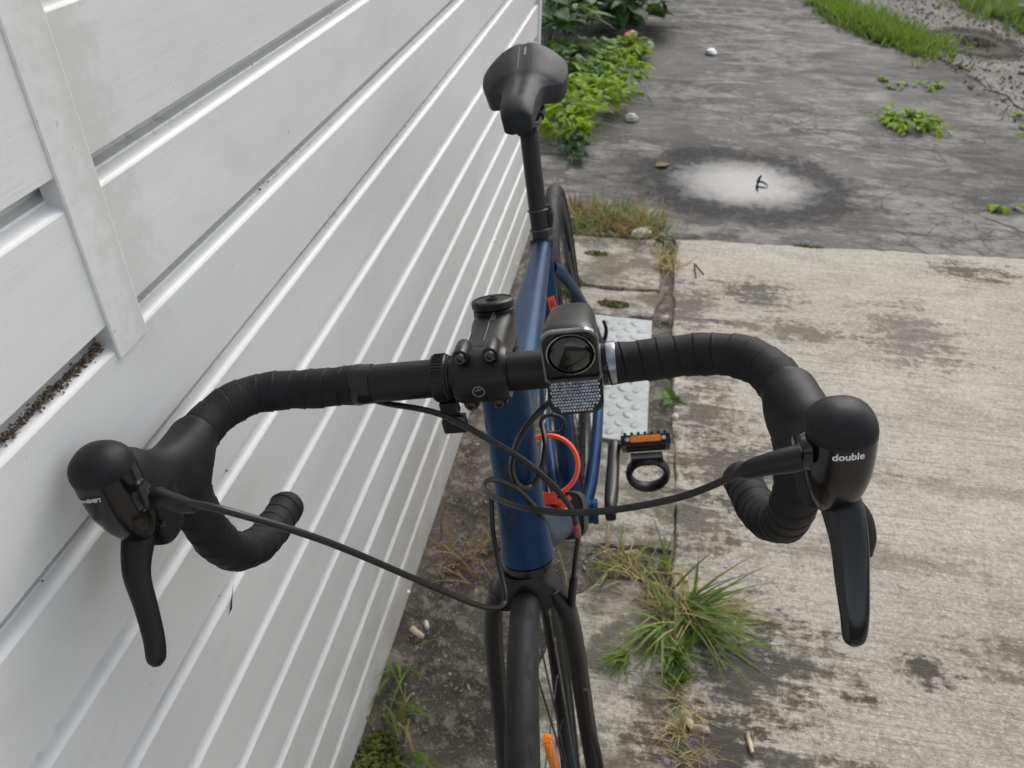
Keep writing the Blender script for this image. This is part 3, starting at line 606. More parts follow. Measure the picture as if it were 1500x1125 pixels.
# headlight on the bar
LX = .078
hb = MB()
def lsec(y, w, h, zc, e=3.2): return (V(LX, y, zc), w, h, e, X1, Z1)
hb.loft([lsec(-.440, .0120, .0080, .958, 2.6), lsec(-.446, .0150, .0110, .9595), lsec(-.465, .0180, .0165, .9635), lsec(-.490, .0196, .0205, .968), lsec(-.508, .0204, .0222, .9705, 3.6), lsec(-.514, .0204, .0222, .9705, 3.6)], 32, 5)
light = hb.build('headlight', M_plastic, bike, 40); tag(light, 'black bar light with clear lens and reflector apron')
def rrect(w, h, r, n=6, bottom=None):
    out = []
    for cx, cy, a0, rr in ((w-r, h-r, 0, r), (-w+r, h-r, 90, r), (-w+(bottom or r), -h+(bottom or r), 180, bottom or r), (w-(bottom or r), -h+(bottom or r), 270, bottom or r)):
        for i in range(n+1): a = R(a0+90*i/n); out.append((cx+rr*math.cos(a), cy+rr*math.sin(a)))
    return out
LB = V(LX, -.5148, .9705)
def lring(m, w, h, r, y, bt=None): return [LB+V(a, y, b) for a, b in rrect(w, h, r, 6, bt)]
t = NT('clear_plastic'); t.set(Base_Color=(.95, .96, .97), Roughness=.04, Transmission_Weight=1.0, IOR=1.46); M_clear = t.m
t = NT('lens_frost'); t.set(Base_Color=(.8, .82, .83), Roughness=.10, Transmission_Weight=.9, IOR=1.45, Normal=t.bump(t.noise(t.coord(), 300, 2), .1, .001)); M_bez = t.m
b = MB(); b.rings([lring(b, .0205, .0222, .010, .0, .004), lring(b, .0205, .0222, .010, -.0035, .004), lring(b, .0195, .0212, .0095, -.0042, .0035), lring(b, .0191, .0208, .0092, -.0042, .0032), lring(b, .0189, .0206, .009, -.001, .003)], False, False); b.build('bezel', plain('smoked_rim', (.10, .10, .10), .12, spec=.9), light, 30)
b = MB(); b.rings([lring(b, .0192, .0209, .009, -.0006, .003)], False, False); b.f.append(tuple(range(len(b.v)))); b.build('light_cavity', plain('cavity_black', (.004, .004, .004), .15), light, 30)
M_chrome = plain('chrome', (.30, .31, .31), .12, metal=1, var=.05)
b = MB(); b.lathe([(.0174, .0008), (.0174, .0034), (.0166, .0036), (.0160, .0014)], LB+V(0, .001, .001), V(0, -1, 0), 40, False); b.build('lens_ring', M_chrome, light, 50)
b = MB(); b.lathe([(.0160, .0012), (.0158, .0026), (.0140, .0046), (.0105, .0064), (.0060, .0074), (0, .0078)], LB+V(0, .0005, .001), V(0, -1, 0), 40, False); b.build('lens', plain('dark_lens', (.006, .006, .007), .09, spec=.8, var=.1), light, 60)
# reflector apron: black tray with a field of small prisms
AP = V(LX-.001, -.5085, .9310); an = V(0, -.93, .36).normalized(); au = V(0, .36, .93).normalized()
b = MB(); b.rings([[AP+X1*x+au*y+an*z for x, y in rrect(.0205+g_, .0165+g_, .004, 6, .0095)] for g_, z in ((-.001, -.006), (0, -.005), (0, .0005), (-.0012, .0015))]); apron = b.build('reflector_apron', M_plastic, light, 30)
t = NT('prism_plastic'); v = t.coord(); sp_ = t.noise(v, 900, 1); t.set(Base_Color=t.mix(t.ramp(t.noise(v, 130, 2), .62, .80), (.58, .61, .64), (.14, .19, .60)), Roughness=t.math('ADD', .05, t.math('MULTIPLY', sp_, .3)), Metallic=.75); M_prism = t.m
b = MB()
for i in range(-8, 9):
    for j in range(-6, 6):
        x, y = i*.0022+(j % 2)*.0011, j*.0024+.001
        if abs(x) > .0180 or abs(y) > .0145 or (y < -.007 and abs(x) > .0185-(-y-.007)*1.1): continue
        c = AP+X1*x+au*y+an*.0016
        vs_ = [c+X1*(.0011*math.cos(R(60*k+30)))+au*(.0012*math.sin(R(60*k+30))) for k in range(6)]+[c+an*.0012+X1*random.uniform(-.0004, .0004)+au*random.uniform(-.0004, .0004)]
        b.add(vs_, [(k, (k+1) % 6, 6) for k in range(6)])
tag(b.build('prism_field', M_prism, apron, 0), kind='stuff')
MB().lathe([(.0172, .064), (.0185, .0645), (.0188, .068), (.0188, .086), (.0185, .0875), (.0172, .088)], CLP, X1, 32).build('light_bracket', M_plastic, light, 30)
MB().box((LX, -.452, .944), (.020, .024, .018)).build('bracket_foot', M_plastic, light, 0, .002)
# empty clamp on the other side of the stem
b = MB(); b.lathe([(.0162, -.0405), (.0190, -.0403), (.0194, -.0395), (.0194, -.0290), (.0188, -.0280), (.0176, -.0278), (.0176, -.0258), (.0162, -.0256)], CLP, X1, 40); mc = b.build('accessory_clamp', M_plastic, bike, 30)
for j in range(22):
    a = R(-10+j*8.2); b = MB(); c = CLP+V(-.0342, -.0194*math.cos(a-.6), .0194*math.sin(a-.6)); b.box(c, (.0085, .0012, .0012), Matrix.Rotation(a, 3, 'X'))
    b.build('grip_rib', M_plastic, mc, 0)
b = MB(); b.box(CLP+V(-.032, -.006, -.026), (.014, .016, .018)); b.box(CLP+V(-.030, -.010, -.041), (.020, .012, .014)); b.build('clamp_foot', M_plastic, mc, 0, .0018)
MB().lathe([(0, -.006), (.0045, -.006), (.0045, .006), (0, .006)], CLP+V(-.026, -.014, -.034), V(1, 0, 0), 14, False).build('clamp_screw', M_dsteel, mc, 30)

# fork and front wheel (turned a touch towards the open side)
FS = Matrix.Translation(P0)@Matrix.Rotation(R(3.2), 4, HD)@Matrix.Translation(-P0); FS = Matrix.Translation((-.006, 0, 0))@FS
fk = MB()
fk.loft([(ht(.352), .0250, .0250, 2, X1, HP), (ht(.345), .0265, .0262, 2.1, X1, HP), (ht(.335), .0330, .0255, 2.6, X1, HP), (ht(.322), .0400, .0230, 3, X1, HP), (ht(.312), .0385, .0190, 3, X1, HP)], 36, 5)
for s in (-1, 1):
    pts = [ht(.330, s*.027), ht(.300, s*.0385, .001), ht(.25, s*.0435, .004), ht(.16, s*.0465, .012), ht(.08, s*.0505, .026), AXF+HD*.02+V(s*.053, 0, 0)+HP*.003, AXF+V(s*.053, 0, -.010)]
    fk.loft([(p, w, h, 2.2, X1, HP) for p, w, h in zip(pts, (.012, .0105, .0100, .0095, .0090, .0085, .006), (.021, .0205, .0190, .0165, .0140, .0125, .009))], 24, 6)
fork = fk.build('fork', M_satin, bike, 50); fork.data.transform(FS)
MB().lathe([(.0235, .3535), (.0262, .3545), (.0266, .3585), (.0262, .3620)], P0, HD, 36).build('crown_race', M_anod, bike, 25)
hz = cable([(.049, -.53, .574), (.050, -.545, .537), (.056, -.562, .511), (.058, -.580, .461), (.060, -.60, .40), (.062, -.60, .37)], .0026)
m = MB(); m.box((.066, -.575, .375), (.018, .045, .05)); m.build('brake_caliper', M_plastic, bike, 0, .004)
def wheel(center, M, label):
    rim = MB(); n = 96
    pr_ = [(.297, -.0085), (.303, -.0105), (.3115, -.0110), (.3150, -.0108), (.3152, -.0092), (.309, -.0070), (.309, .0070), (.3152, .0092), (.3150, .0108), (.3115, .0110), (.303, .0105), (.297, .0085), (.2935, .004), (.2925, 0), (.2935, -.004)]
    rim.rings([[V(x, r*math.cos(a), r*math.sin(a)) for r, x in pr_] for a in [2*math.pi*i/n for i in range(n)]], True)
    o = rim.build('wheel', M_satin, bike, 30); o.matrix_basis = M@Matrix.Translation(center)
    ty = MB(); tp = []
    for j in range(26):
        a = R(-135+270*j/25); rr = .0148
        tp.append((.3238+rr*math.cos(a)*1.03, rr*math.sin(a)))
    nn = 420
    def sip(i, j):
        # hook shaped sipes alternating along both shoulders of the tread
        k = i % 14; sh = 1 if j > 12 else -1; ph = k if sh > 0 else (k+7) % 14; d_ = abs(j-12.5)
        if ph in (0, 1) and 2.0 < d_ < 4.2: return -.0015
        if ph in (1, 2, 3, 4, 5) and 2.0 < d_ < 3.2: return -.0013
        return 0
    ty.rings([[V(x*(1), (r+sip(i, j))*math.cos(2*math.pi*i/nn), (r+sip(i, j))*math.sin(2*math.pi*i/nn)) for j, (r, x) in enumerate(tp)] for i in range(nn)], True)
    ty.build('tyre', M_tyre, o, 22)
    hub = MB(); hub.lathe([(.0, -.050), (.006, -.050), (.006, -.042), (.010, -.040), (.019, -.034), (.019, -.031), (.010, -.027), (.009, 0), (.010, .027), (.019, .031), (.019, .034), (.010, .040), (.006, .042), (.006, .052), (0, .052)], (0, 0, 0), X1, 24, False); hub.build('hub', M_anod, o, 35)
    sps = []
    for s in (-1, 1):
        for cr_ in (-1, 1):
            a = R(52*cr_); p0 = V(s*.0325, .0185*math.sin(a), .0185*math.cos(a)); p1 = V(s*.0015, 0, .295)
            sm = MB(); sm.tube([p0, p1.lerp(p0, .5), p1], .00115, 6); sm.lathe([(.0012, 0), (.0019, .001), (.0019, .012), (.0012, .0125)], p1, p0-p1, 8); sps.append(sm.mesh('spoke', M_dsteel, 50))
    for i in range(24):
        e = link('spoke', sps[i % 4], o); e.rotation_euler.x = 2*math.pi*i/24
    rot_ = MB(); rot_.rings([[V(.043+dx_, r*math.cos(a)*(1+.02*math.sin(a*12)), r*math.sin(a)*(1+.02*math.sin(a*12))) for r, dx_ in ((.066, -.0009), (.080, -.0009), (.080, .0009), (.066, .0009))] for a in [2*math.pi*i/72 for i in range(72)]], True)
    for i in range(6): a = R(60*i); rot_.tube([V(.043, .012*math.cos(a), .012*math.sin(a)), V(.043, .067*math.cos(a+.3), .067*math.sin(a+.3))], .0022, 6)
    rot_.build('brake_rotor', M_steel, o, 30)
    return o
wf = wheel(AXF, FS, ''); wr = wheel(AXR, Matrix.Identity(4), '')
# amber spoke reflector
rf = MB(); rf.loft([(V(.011, .027-t*.02, .178+t*.095), .0042, .0115*k, 2.6, X1, V(0, .97, .2)) for t, k in ((-.5, .25), (-.42, .75), (0, 1), (.42, .75), (.5, .25))], 18, 4)
rf.build('spoke_reflector', M_amber, wf, 40)

# seat post, clamp, rubber bands, saddle
spt = BB+STD*.640
m = MB(); m.lathe([(.0136, .40), (.0136, .664), (.0130, .668)], BB, STD, 30); m.build('seat_post', M_satin, bike, 30)
m = MB(); m.lathe([(.0150, .470), (.0185, .4705), (.0190, .472), (.0190, .486), (.0182, .4885), (.0145, .4888)], BB, STD, 30); m.box(BB+STD*.478+V(0, .021, 0), (.016, .010, .013)); m.build('seat_clamp', M_anod, bike, 30)
for L_ in (.502, .532):
    m = MB(); q = BB+STD*L_; uu = V(0, STD.z, -STD.y); m.tube([q+X1*.0150*math.cos(a)+uu*.0150*math.sin(a) for a in [2*math.pi*i/28 for i in range(28)]], .0016, 8, closed=True); m.build('rubber_band', M_grey if 0 else plain('grey_rubber', (.05, .05, .052), .4), bike, 60)
m = MB(); m.loft([(BB+STD*.500+V(.012, .010, 0), .008, .007, 3, X1, V(0, STD.z, -STD.y)), (BB+STD*.517+V(.014, .011, 0), .009, .009, 3, X1, V(0, STD.z, -STD.y)), (BB+STD*.534+V(.012, .010, 0), .008, .007, 3, X1, V(0, STD.z, -STD.y))], 18, 4); m.build('strap_mount', M_plastic, bike, 40)
SZ = .970
def sad(y, w, top, thick, drop, e=3): return (y, w, top, thick, drop, e)
rows = [(.050, .008, -.030, .005, .002), (.0515, .0150, -.021, .013, .004), (.056, .0195, -.012, .021, .006), (.066, .0215, -.005, .027, .010), (.085, .0230, .000, .031, .012), (.115, .0242, .001, .033, .014), (.150, .0260, -.001, .034, .015), (.178, 0.0300, -.001, .034, .019), (.195, 0.0437, .000, .034, .027), (.208, 0.0555, .003, .034, .034), (.228, 0.0628, .007, .033, .038), (.252, 0.0651, .011, .031, .038), (.275, 0.0628, .014, .028, .034), (.292, 0.0519, .016, .024, .028), (.302, 0.0355, .0165, .019, .020), (.307, .0180, .016, .013, .010), (.309, .006, .014, .008, .004)]
sm = MB(); rg = []
for y, w, top, th, drop in catmull(rows, 4):
    ring = []; K = 26
    for j in range(K):        # upper skin left to right: flat crown, shallow central channel, rolled sides
        u = -1+2*j/(K-1); x = w*math.sin(u*math.pi/2)*1.0; f = abs(x)/max(w, 1e-6)
        z = top-drop*(f**2.6)*.8-(.0022*math.exp(-(x/.006)**2) if y > .10 else 0)
        ring.append(V(x, y, SZ+z))
    for j in range(K):        # skirt and underside right to left
        u = 1-2*j/(K-1); x = w*math.sin(u*math.pi/2)*.93; f = abs(u)
        z = top-drop*.8-th*(.35+.65*(f > .55)*1.0 if False else .75)*(1-.15*(1-f))
        ring.append(V(x, y, SZ+z))
    rg.append(ring)
sm.rings(rg); saddle = sm.build('saddle', rubber('saddle_cover', (.017, .018, .021), .55, 700, .12), bike, 60)
tag(saddle, 'black saddle with short nose and grey print')
for x in (-.0055, .0175):
    patch([(x-.0003, .0), (x+.0003, .0), (x+.0003, .075), (x-.0003, .075)], frame_mat(V(0, .215, SZ+.03), X1, Z1), saddle, M_blackp if x > 0 else M_grey, 'stitch_line', saddle, .0004, 4)
lettering('BOARDMAN', .005, frame_mat(V(.004, .272, SZ+.04), V(0, 1, 0), Z1), saddle, M_white, saddle)
for s in (-1, 1):
    MB().tube([(s*.010, .066, SZ-.030), (s*.018, .10, SZ-.042), (s*.0215, .14, SZ-.052), (s*.0215, .22, SZ-.052), (s*.028, .262, SZ-.036), (s*.034, .285, SZ-.022)], .0036, 10, 5).build('saddle_rail', M_satin, saddle, 60)
m = MB(); m.box((0, .178, SZ-.052), (.056, .040, .012)); m.box((0, .176, SZ-.067), (.030, .034, .020)); m.build('rail_clamp', M_plastic, bike, 0, .003)
for y in (.158, .198): MB().lathe([(0, -.03), (.0035, -.03), (.0035, 0), (.0055, .0005), (.0055, .005), (0, .005)], (0.018, y, SZ-.046), V(.3, 0, 1), 12, False).build('clamp_bolt', M_plastic, bike, 30)

# drive train and pedals
for s in (-1, 1):
    d_ = V(0, 1, -.02) if s > 0 else V(0, -1, .02); d_.normalize()
    a0 = BB+V(s*.066, 0, 0); a1 = a0+d_*.170+V(s*.012, 0, 0)
    cm_ = MB(); cm_.loft([(a0-d_*.018, .009, .008, 3, X1, Z1), (a0, .0105, .0175, 2.6, X1, Z1), (a0.lerp(a1, .3), .0125, .0135, 3, X1, Z1), (a0.lerp(a1, .75), .0115, .0115, 3, X1, Z1), (a1, .0115, .0130, 2.6, X1, Z1), (a1+d_*.013, .006, .008, 2.6, X1, Z1)], 20, 4)
    crank = cm_.build('crank_arm', M_satin, bike, 40)
    MB().lathe([(0, 0), (.006, 0), (.006, .022), (0, .022)], a1, V(s, 0, 0), 12, False).build('pedal_axle', M_dsteel, crank, 30)
    if s < 0: continue   # the far pedal is not on its crank in view
    pc = a1+V(s*.060, 0, .004)
    pd = MB()
    for yy in (-.036, .036): pd.box(pc+V(0, yy, 0), (.074, .007, .020))
    for xx in (-.037, .037): pd.box(pc+V(xx, 0, 0), (.008, .078, .020))
    pd.lathe([(0, -.040), (.011, -.040), (.012, 0), (.010, .040), (0, .040)], pc, X1, 16, False)
    for i in range(7):
        for yy in (-.036, .036): pd.box(pc+V(-.033+i*.011, yy, .012), (.005, .006, .006))
    ped = pd.build('pedal', M_plastic, bike, 0, .0012)
    for yy in (-1, 1):
        rr = MB(); rr.box(pc+V(0, yy*.0405, .001), (.050, .003, .012)); rr.build('pedal_reflector', M_amber, ped, 0, .001)
        for xx in (-.030, .030): MB().lathe([(0, 0), (.004, 0), (.004, .003), (0, .0032)], pc+V(xx, yy*.039, .001), V(0, yy, 0), 10, False).build('rivet', M_steel, ped, 30)
    TL = Matrix.Translation(pc)@Matrix.Rotation(R(-52), 4, 'X')@Matrix.Diagonal((1.12, 1, 1, 1))@Matrix.Translation(-pc)
    for q_ in [ped]+list(ped.children): q_.data.transform(TL)
    # rubber strap loop hanging below the pedal
    ls = [pc+V(math.sin(R(a))*.036, -.030, -.052-math.cos(R(a))*.036) for a in range(0, 360, 12)]
    lo = MB(); lo.tube(ls, .0066, 10, closed=True, up=(0, 1, 0), prof=lambda f: (1.0, 2.0)); lo.box(pc+V(0, -.026, -.018), (.060, .016, .020)); lo.build('pedal_strap', M_plastic, ped, 40)
ch = MB(); ch.rings([[BB+V(-.050+dx_, r*math.cos(a), r*math.sin(a)) for r, dx_ in ((.068, -.001), (.082, -.001), (.0855+.003*math.cos(a*44), -.0008), (.0855+.003*math.cos(a*44), .0008), (.082, .001), (.068, .001))] for a in [2*math.pi*i/176 for i in range(176)]], True)
for i in range(4): a = R(45+90*i); ch.tube([BB+V(-.052, .012*math.cos(a), .012*math.sin(a)), BB+V(-.050, .070*math.cos(a), .070*math.sin(a))], .006, 8)
ch.build('chainring', M_dsteel, bike, 30)
cs = MB()
for k in range(6): r_ = .022+.006*k; cs.lathe([(.012, -.0012), (r_, -.0010), (r_, .0008), (.012, .001)], AXR+V(-.038+.0045*k, 0, 0), X1, 36)
cs.build('cassette', M_dsteel, bike, 30)
cable([BB+V(-.050, .02, .086), AXR+V(-.034, 0, .036), AXR+V(-.034, .036, 0), AXR+V(-.036, .01, -.06), AXR+V(-.038, -.03, -.10), BB+V(-.050, .02, -.086)], .0035, 'chain', M_dsteel, 6)
m = MB(); m.box(AXR+V(-.045, .0, -.055), (.02, .03, .08)); m.build('rear_derailleur', M_plastic, bike, 0, .006)
for a_, b_, nm in ((AXR, 0, 'axle_lever'), (AXF, 0, 'axle_lever')):
    m = MB(); m.lathe([(0, 0), (.009, 0), (.0095, .006), (.006, .012), (0, .012)], a_+V(.062, 0, 0), X1, 18, False); m.tube([a_+V(.070, 0, 0), a_+V(.078, .012, .022), a_+V(.074, .016, .045)], [.005, .0042, .0035], 10, 4); m.build(nm, M_plastic, bike, 40)

# orange bottle holder ring on the down tube
bdir = V(0, -.717, .697)
rc = V(.012, -.272, .640); ru = X1; rv_ = X1.cross(bdir).normalized()
if rv_.z < 0: rv_ = -rv_
hold = MB(); hold.tube([rc+ru*math.cos(R(a))*.036+rv_*math.sin(R(a))*.036 for a in range(-110, 131, 8)], .0042, 10, up=bdir, prof=lambda f: (.7, 1.5), cap=True)
hold.box(rc+rv_*-.040+ru*-.006, (.026, .012, .014), Matrix.Rotation(R(-44), 3, 'X')); hold.tube([rc+rv_*-.036-ru*.012, rc+rv_*-.046+ru*.010, rc+rv_*-.040+ru*.024], [.004, .005, .003], 10, 4)
bh = hold.build('bottle_cage', M_orangep, bike, 40); tag(bh, 'orange plastic ring of bottle holder')
m = MB(); m.tube([rc+rv_*-.045, rc+rv_*-.05-bdir*.05, rc+rv_*-.05-bdir*.11], .006, 10, 3, prof=lambda f: (2, .6)); m.build('cage_spine', M_orangep, bh, 40)
m = MB(); m.tube([V(.0, -.07, .545)+V(.018*math.cos(R(a)), -.012, .018*math.sin(R(a))) for a in range(0, 360, 15)], .003, 8, closed=True, up=(0, 1, 0)); m.build('cable_loop', M_cable, bike, 50)

# ---------------------------------------------------------------- tread plate on the path
t = NT('tread_metal'); p = t.pos(); n1 = t.noise(p, 30, 5, .65); n2 = t.noise(p, 220, 3)
t.set(Base_Color=t.mix(t.ramp(n1, .35, .7), (.14, .155, .165), (.27, .29, .30)), Metallic=.1, Roughness=t.math('ADD', .34, t.math('MULTIPLY', n1, .25)), Normal=t.bump(n2, .15, .002)); M_tread = t.m
tp_ = MB(); PX0, PX1, PY0, PY1 = -.135, .104, 1.475, 2.035
tp_.rings([[(x, y, z) for x, y in ((PX0+g_, PY0+g_), (PX1-g_, PY0+g_-.004), (PX1-g_-.002, PY1-g_), (PX0+g_, PY1-g_+.003))] for g_, z in ((0, -.004), (0, .0085), (.002, .0105))])
plate = tp_.build('tread_plate', M_tread, None, 20); tag(plate, 'pale grey metal tread plate with raised studs lying on the path', 'metal plate')
sm_ = MB(); n = 12; sm_.rings([[(.0155*k*math.cos(2*math.pi*j/n), .0105*k*math.sin(2*math.pi*j/n), z) for j in range(n)] for k, z in ((1, 0), (.8, .0012), (.4, .0018))]); stud = sm_.mesh('stud', M_tread, 60)
i_ = 0
yy = PY0+.025
while yy < PY1-.02:
    xx = PX0+.025+(.02 if i_ % 2 else 0)
    j_ = 0
    while xx < PX1-.018:
        o = link('stud', stud, plate); o.location = (xx, yy, .0100); o.rotation_euler.z = R(45 if (i_+j_) % 2 else -45); xx += .040; j_ += 1
    yy += .036; i_ += 1

# ---------------------------------------------------------------- vegetation
def leaf_mat(name, a, b, tr=.35, rough=.45):
    t = NT(name); oi = t.n.new('ShaderNodeObjectInfo').outputs['Random']; p = t.pos()
    f = t.math('ADD', t.math('MULTIPLY', oi, .45), t.math('MULTIPLY', t.noise(p, 16, 3), .65), True)
    c = t.mix(t.ramp(f, .25, .8), a, b)
    t.set(Base_Color=c, Roughness=rough+.1, Specular_IOR_Level=.28, Normal=t.bump(t.noise(p, 90, 2), .25, .004))
    tb = t.n.new('ShaderNodeBsdfTranslucent'); t.l.new(t.mix(.4, c, (.45, .6, .08)), tb.inputs['Color'])
    mx = t.n.new('ShaderNodeMixShader'); mx.inputs[0].default_value = tr
    t.l.new(t.b.outputs[0], mx.inputs[1]); t.l.new(tb.outputs[0], mx.inputs[2]); t.l.new(mx.outputs[0], t.n['Material Output'].inputs['Surface']); return t.m
M_ldark = leaf_mat('leaf_dark', (.016, .060, .012), (.045, .13, .026), .25, .42)
M_lmid = leaf_mat('leaf_mid', (.050, .12, .018), (.12, .22, .030), .35)
M_llime = leaf_mat('leaf_lime', (.12, .22, .005), (.33, .47, .012), .4, .5)
M_lgrey = leaf_mat('leaf_greyish', (.075, .13, .075), (.16, .23, .13), .3, .6)
M_grass = leaf_mat('grass_green', (.065, .12, .022), (.17, .25, .05), .35)
M_straw = leaf_mat('straw', (.22, .165, .075), (.42, .34, .17), .3, .65)
M_rust = leaf_mat('rusty_straw', (.19, .085, .030), (.34, .18, .07), .3, .65)
M_stem = plain('plant_stem', (.10, .12, .04), .6)
def leaf_mesh(name, mat, w, fold=.18, curl=.25, n=6, notch=0):
    """ovate leaf of length 1 along +y, folded on its midrib"""
    m = MB(); rows_ = []
    for i in range(n+1):
        f = i/n; hw = w*math.sin(math.pi*min(1, f**.75*.985+.012))**.85*(1-.25*f); y = f; z = -curl*f*f
        if notch and 0 < i < n: hw *= 1+notch*(1 if i % 2 else -1)
        m.v += [(-hw, y-.06*hw, z+fold*hw), (-hw*.5, y, z+fold*hw*.62+.012), (0, y, z), (hw*.5, y, z+fold*hw*.62+.012), (hw, y-.06*hw, z+fold*hw)]
    for i in range(n):
        for j in range(4): a = i*5+j; m.f.append((a, a+1, a+6, a+5))
    return m.mesh(name, mat, 80)
LM = dict(dark=[leaf_mesh('leaf', M_ldark, w, f_, c, 6, nt) for w, f_, c, nt in ((.33, .2, .25, .05), (.28, .35, .45, .0), (.38, .12, .15, .07))],
          mid=[leaf_mesh('leaf', M_lmid, w, f_, c) for w, f_, c in ((.26, .2, .3), (.32, .3, .45))],
          lime=[leaf_mesh('leaf', M_llime, w, f_, c, 5, nt) for w, f_, c, nt in ((.24, .25, .3, .08), (.30, .2, .5, .0), (.2, .35, .2, .1))],
          grey=[leaf_mesh('leaf', M_lgrey, w, f_, c) for w, f_, c in ((.3, .2, .3), (.36, .25, .4))])
rnd = random.Random(11)
def weed(name, loc, kind, n, size, height, spread, label, cat='weed', group=None, stems=True, up=.5):
    e = tag(empty(name, loc), label, cat, group)
    st = MB()
    ns = max(3, n//5); tips = []
    for k in range(ns):
        a = rnd.uniform(0, 6.28); r_ = spread*math.sqrt(rnd.random()); h_ = height*rnd.uniform(.45, 1)*(1-.35*r_/max(spread, .01))
        tips.append((V(0, 0, 0)+V(math.cos(a)*r_*.25, math.sin(a)*r_*.25, 0), V(math.cos(a)*r_, math.sin(a)*r_, h_)))
        if stems: b0, b1 = tips[-1]; st.tube([b0, b0.lerp(b1, .5)+V(0, 0, h_*.18), b1], [.003, .0024, .0012], 5, 3)
    if stems: st.build('stem', M_stem, e, 60)
    for k in range(n):
        b0, b1 = tips[k % ns]; f = rnd.uniform(.25, 1.02); q = b0.lerp(b1, f)+V(0, 0, height*.18*math.sin(math.pi*min(1, f)))
        o = link('leaf', rnd.choice(LM[kind]), e); o.location = q; s_ = size*rnd.choice((rnd.uniform(.35, .7), rnd.uniform(.7, 1.35)))*(1.1-.35*f); o.scale = (s_, s_, s_)
        out = math.atan2(q.y, q.x)+rnd.gauss(0, .9); o.rotation_euler = (rnd.uniform(-.35, .55)*up*2, rnd.gauss(0, .35), out-math.pi/2)
    return e
# tall dark leafed weeds at the far corner of the wall
spots = [(-.42, 5.55, .46, 'dark green broad leafed weed growing tallest by the wall corner'), (-.16, 5.75, .44, 'dark green broad leafed weed leaning over the wet driveway edge'), (-.62, 4.95, .50, 'dark broad leafed weed close against the wall corner'), (-.30, 6.35, .50, 'dark broad leafed weed behind the other tall weeds'), (-.70, 5.9, .62, 'dark broad leafed weed rising behind the wall corner')]
for x, y, h_, lb in spots: weed('broad_leaf_weed', (x, y, -.007), 'dark', 110, .17, h_, .34, lb, group='tall weeds beyond the wall')
for x, y, n, sz, h_, sp_, kd, lb in [(-.36, 4.62, 260, .085, .20, .22, 'mid', 'mid green bushy weed in front of the tall dark weeds'), (-.12, 4.95, 260, .075, .13, .16, 'lime', 'yellow green weed spilling on to the driveway below the tall weeds'),
        (-.52, 4.35, 130, .085, .24, .20, 'dark', 'small dark leafed weed above the lime green ground cover'), (-.26, 4.36, 260, .07, .16, .16, 'mid', 'small mid green weed above the lime green ground cover'),
        (-.26, 3.40, 120, .045, .13, .10, 'grey', 'grey green small leafed weed at the wall corner'), (-.29, 3.27, 50, .04, .07, .09, 'grey', 'low grey green weed on the damp concrete by the wall corner')]:
    weed('leafy_weed', (x, y, -.007), kd, n, sz, h_, sp_, lb, group='low weeds beyond the wall')
for x, y, n, sp_, lb in [(-.34, 3.72, 280, .20, 'lime green leafy mound beside the wall corner'), (-.20, 3.98, 220, .17, 'lime green leafy mound reaching furthest over the driveway'), (-.46, 4.0, 220, .19, 'lime green leafy mound behind the saddle'), (-.12, 4.35, 200, .16, 'lime green leafy mound between the taller weeds and the driveway'), (-.33, 3.50, 240, .15, 'lime green leafy mound with small leaves nearest the dry grass')]:
    weed('ground_cover', (x, y, -.007), 'lime', n, .066, .22, sp_, lb, 'ground cover', 'lime green mounds by the wall', stems=False)
# lettuce-like clump on the open driveway and smaller ones
weed('leafy_clump', (1.29, 4.06, -.007), 'lime', 260, .060, .06, .19, 'bright green leafy clump alone on the wet driveway', 'weed', stems=False, up=.35)
for x, y, n, sp_, lb in [(1.44, 3.14, 22, .06, 'tiny green weed in a crack of the wet driveway'), (1.85, 4.25, 26, .08, 'small green weed on the driveway by the gravel'), (1.83, 4.05, 40, .09, 'small bright green weed at the driveway edge'), (1.55, 4.75, 40, .14, 'thin flat green weed between grass verge and leafy clump'), (1.35, 4.72, 36, .13, 'thin flat green weed beside the grass verge')]:
    weed('leafy_sprig', (x, y, -.007), 'lime', n, .05, .03, sp_, lb, 'weed', stems=False, up=.3)
weed('leafy_sprig', (.165, 1.66, -.004), 'mid', 22, .035, .03, .03, 'small green sprig in the joint beside the metal plate', 'weed', stems=False)
weed('leafy_sprig', (-.20, 1.10, -.006), 'mid', 14, .03, .03, .03, 'small green sprig in the dirt below the clad wall', 'weed', stems=True)
weed('broad_leaf_weed', (2.66, 6.2, .0), 'dark', 30, .16, .25, .25, 'dark leafed weed at the grass bank by the gravel', group=None)
def blades(m, base, n, length, spread, lean, rr, width=.0028, segs=4, dirs=None, droop=.5):
    for k in range(n):
        a = rr.uniform(0, 6.283) if dirs is None else rr.gauss(rr.choice(dirs), .28)
        b = Vector(base)+V(rr.gauss(0, spread), rr.gauss(0, spread), 0); L_ = length*rr.uniform(.45, 1.15); ln = lean*rr.uniform(.5, 1.25)
        w = width*rr.uniform(.6, 1.3); sd_ = V(-math.sin(a), math.cos(a), 0); pts = []; p = b.copy(); el = math.pi/2-ln*.55
        for i in range(segs+1):
            pts.append(p.copy()); el -= ln*droop/segs*1.6
            p = p+V(math.cos(a)*math.cos(el), math.sin(a)*math.cos(el), math.sin(el))*(L_/segs)
            if p.z < b.z+.003: p.z = b.z+.003+rr.random()*.004
        o_ = len(m.v)
        for i, q in enumerate(pts):
            ww = w*(1-(i/segs)**2*.92); m.v += [tuple(q-sd_*ww), tuple(q+sd_*ww)]
        for i in range(segs): m.f.append((o_+2*i, o_+2*i+1, o_+2*i+3, o_+2*i+2))
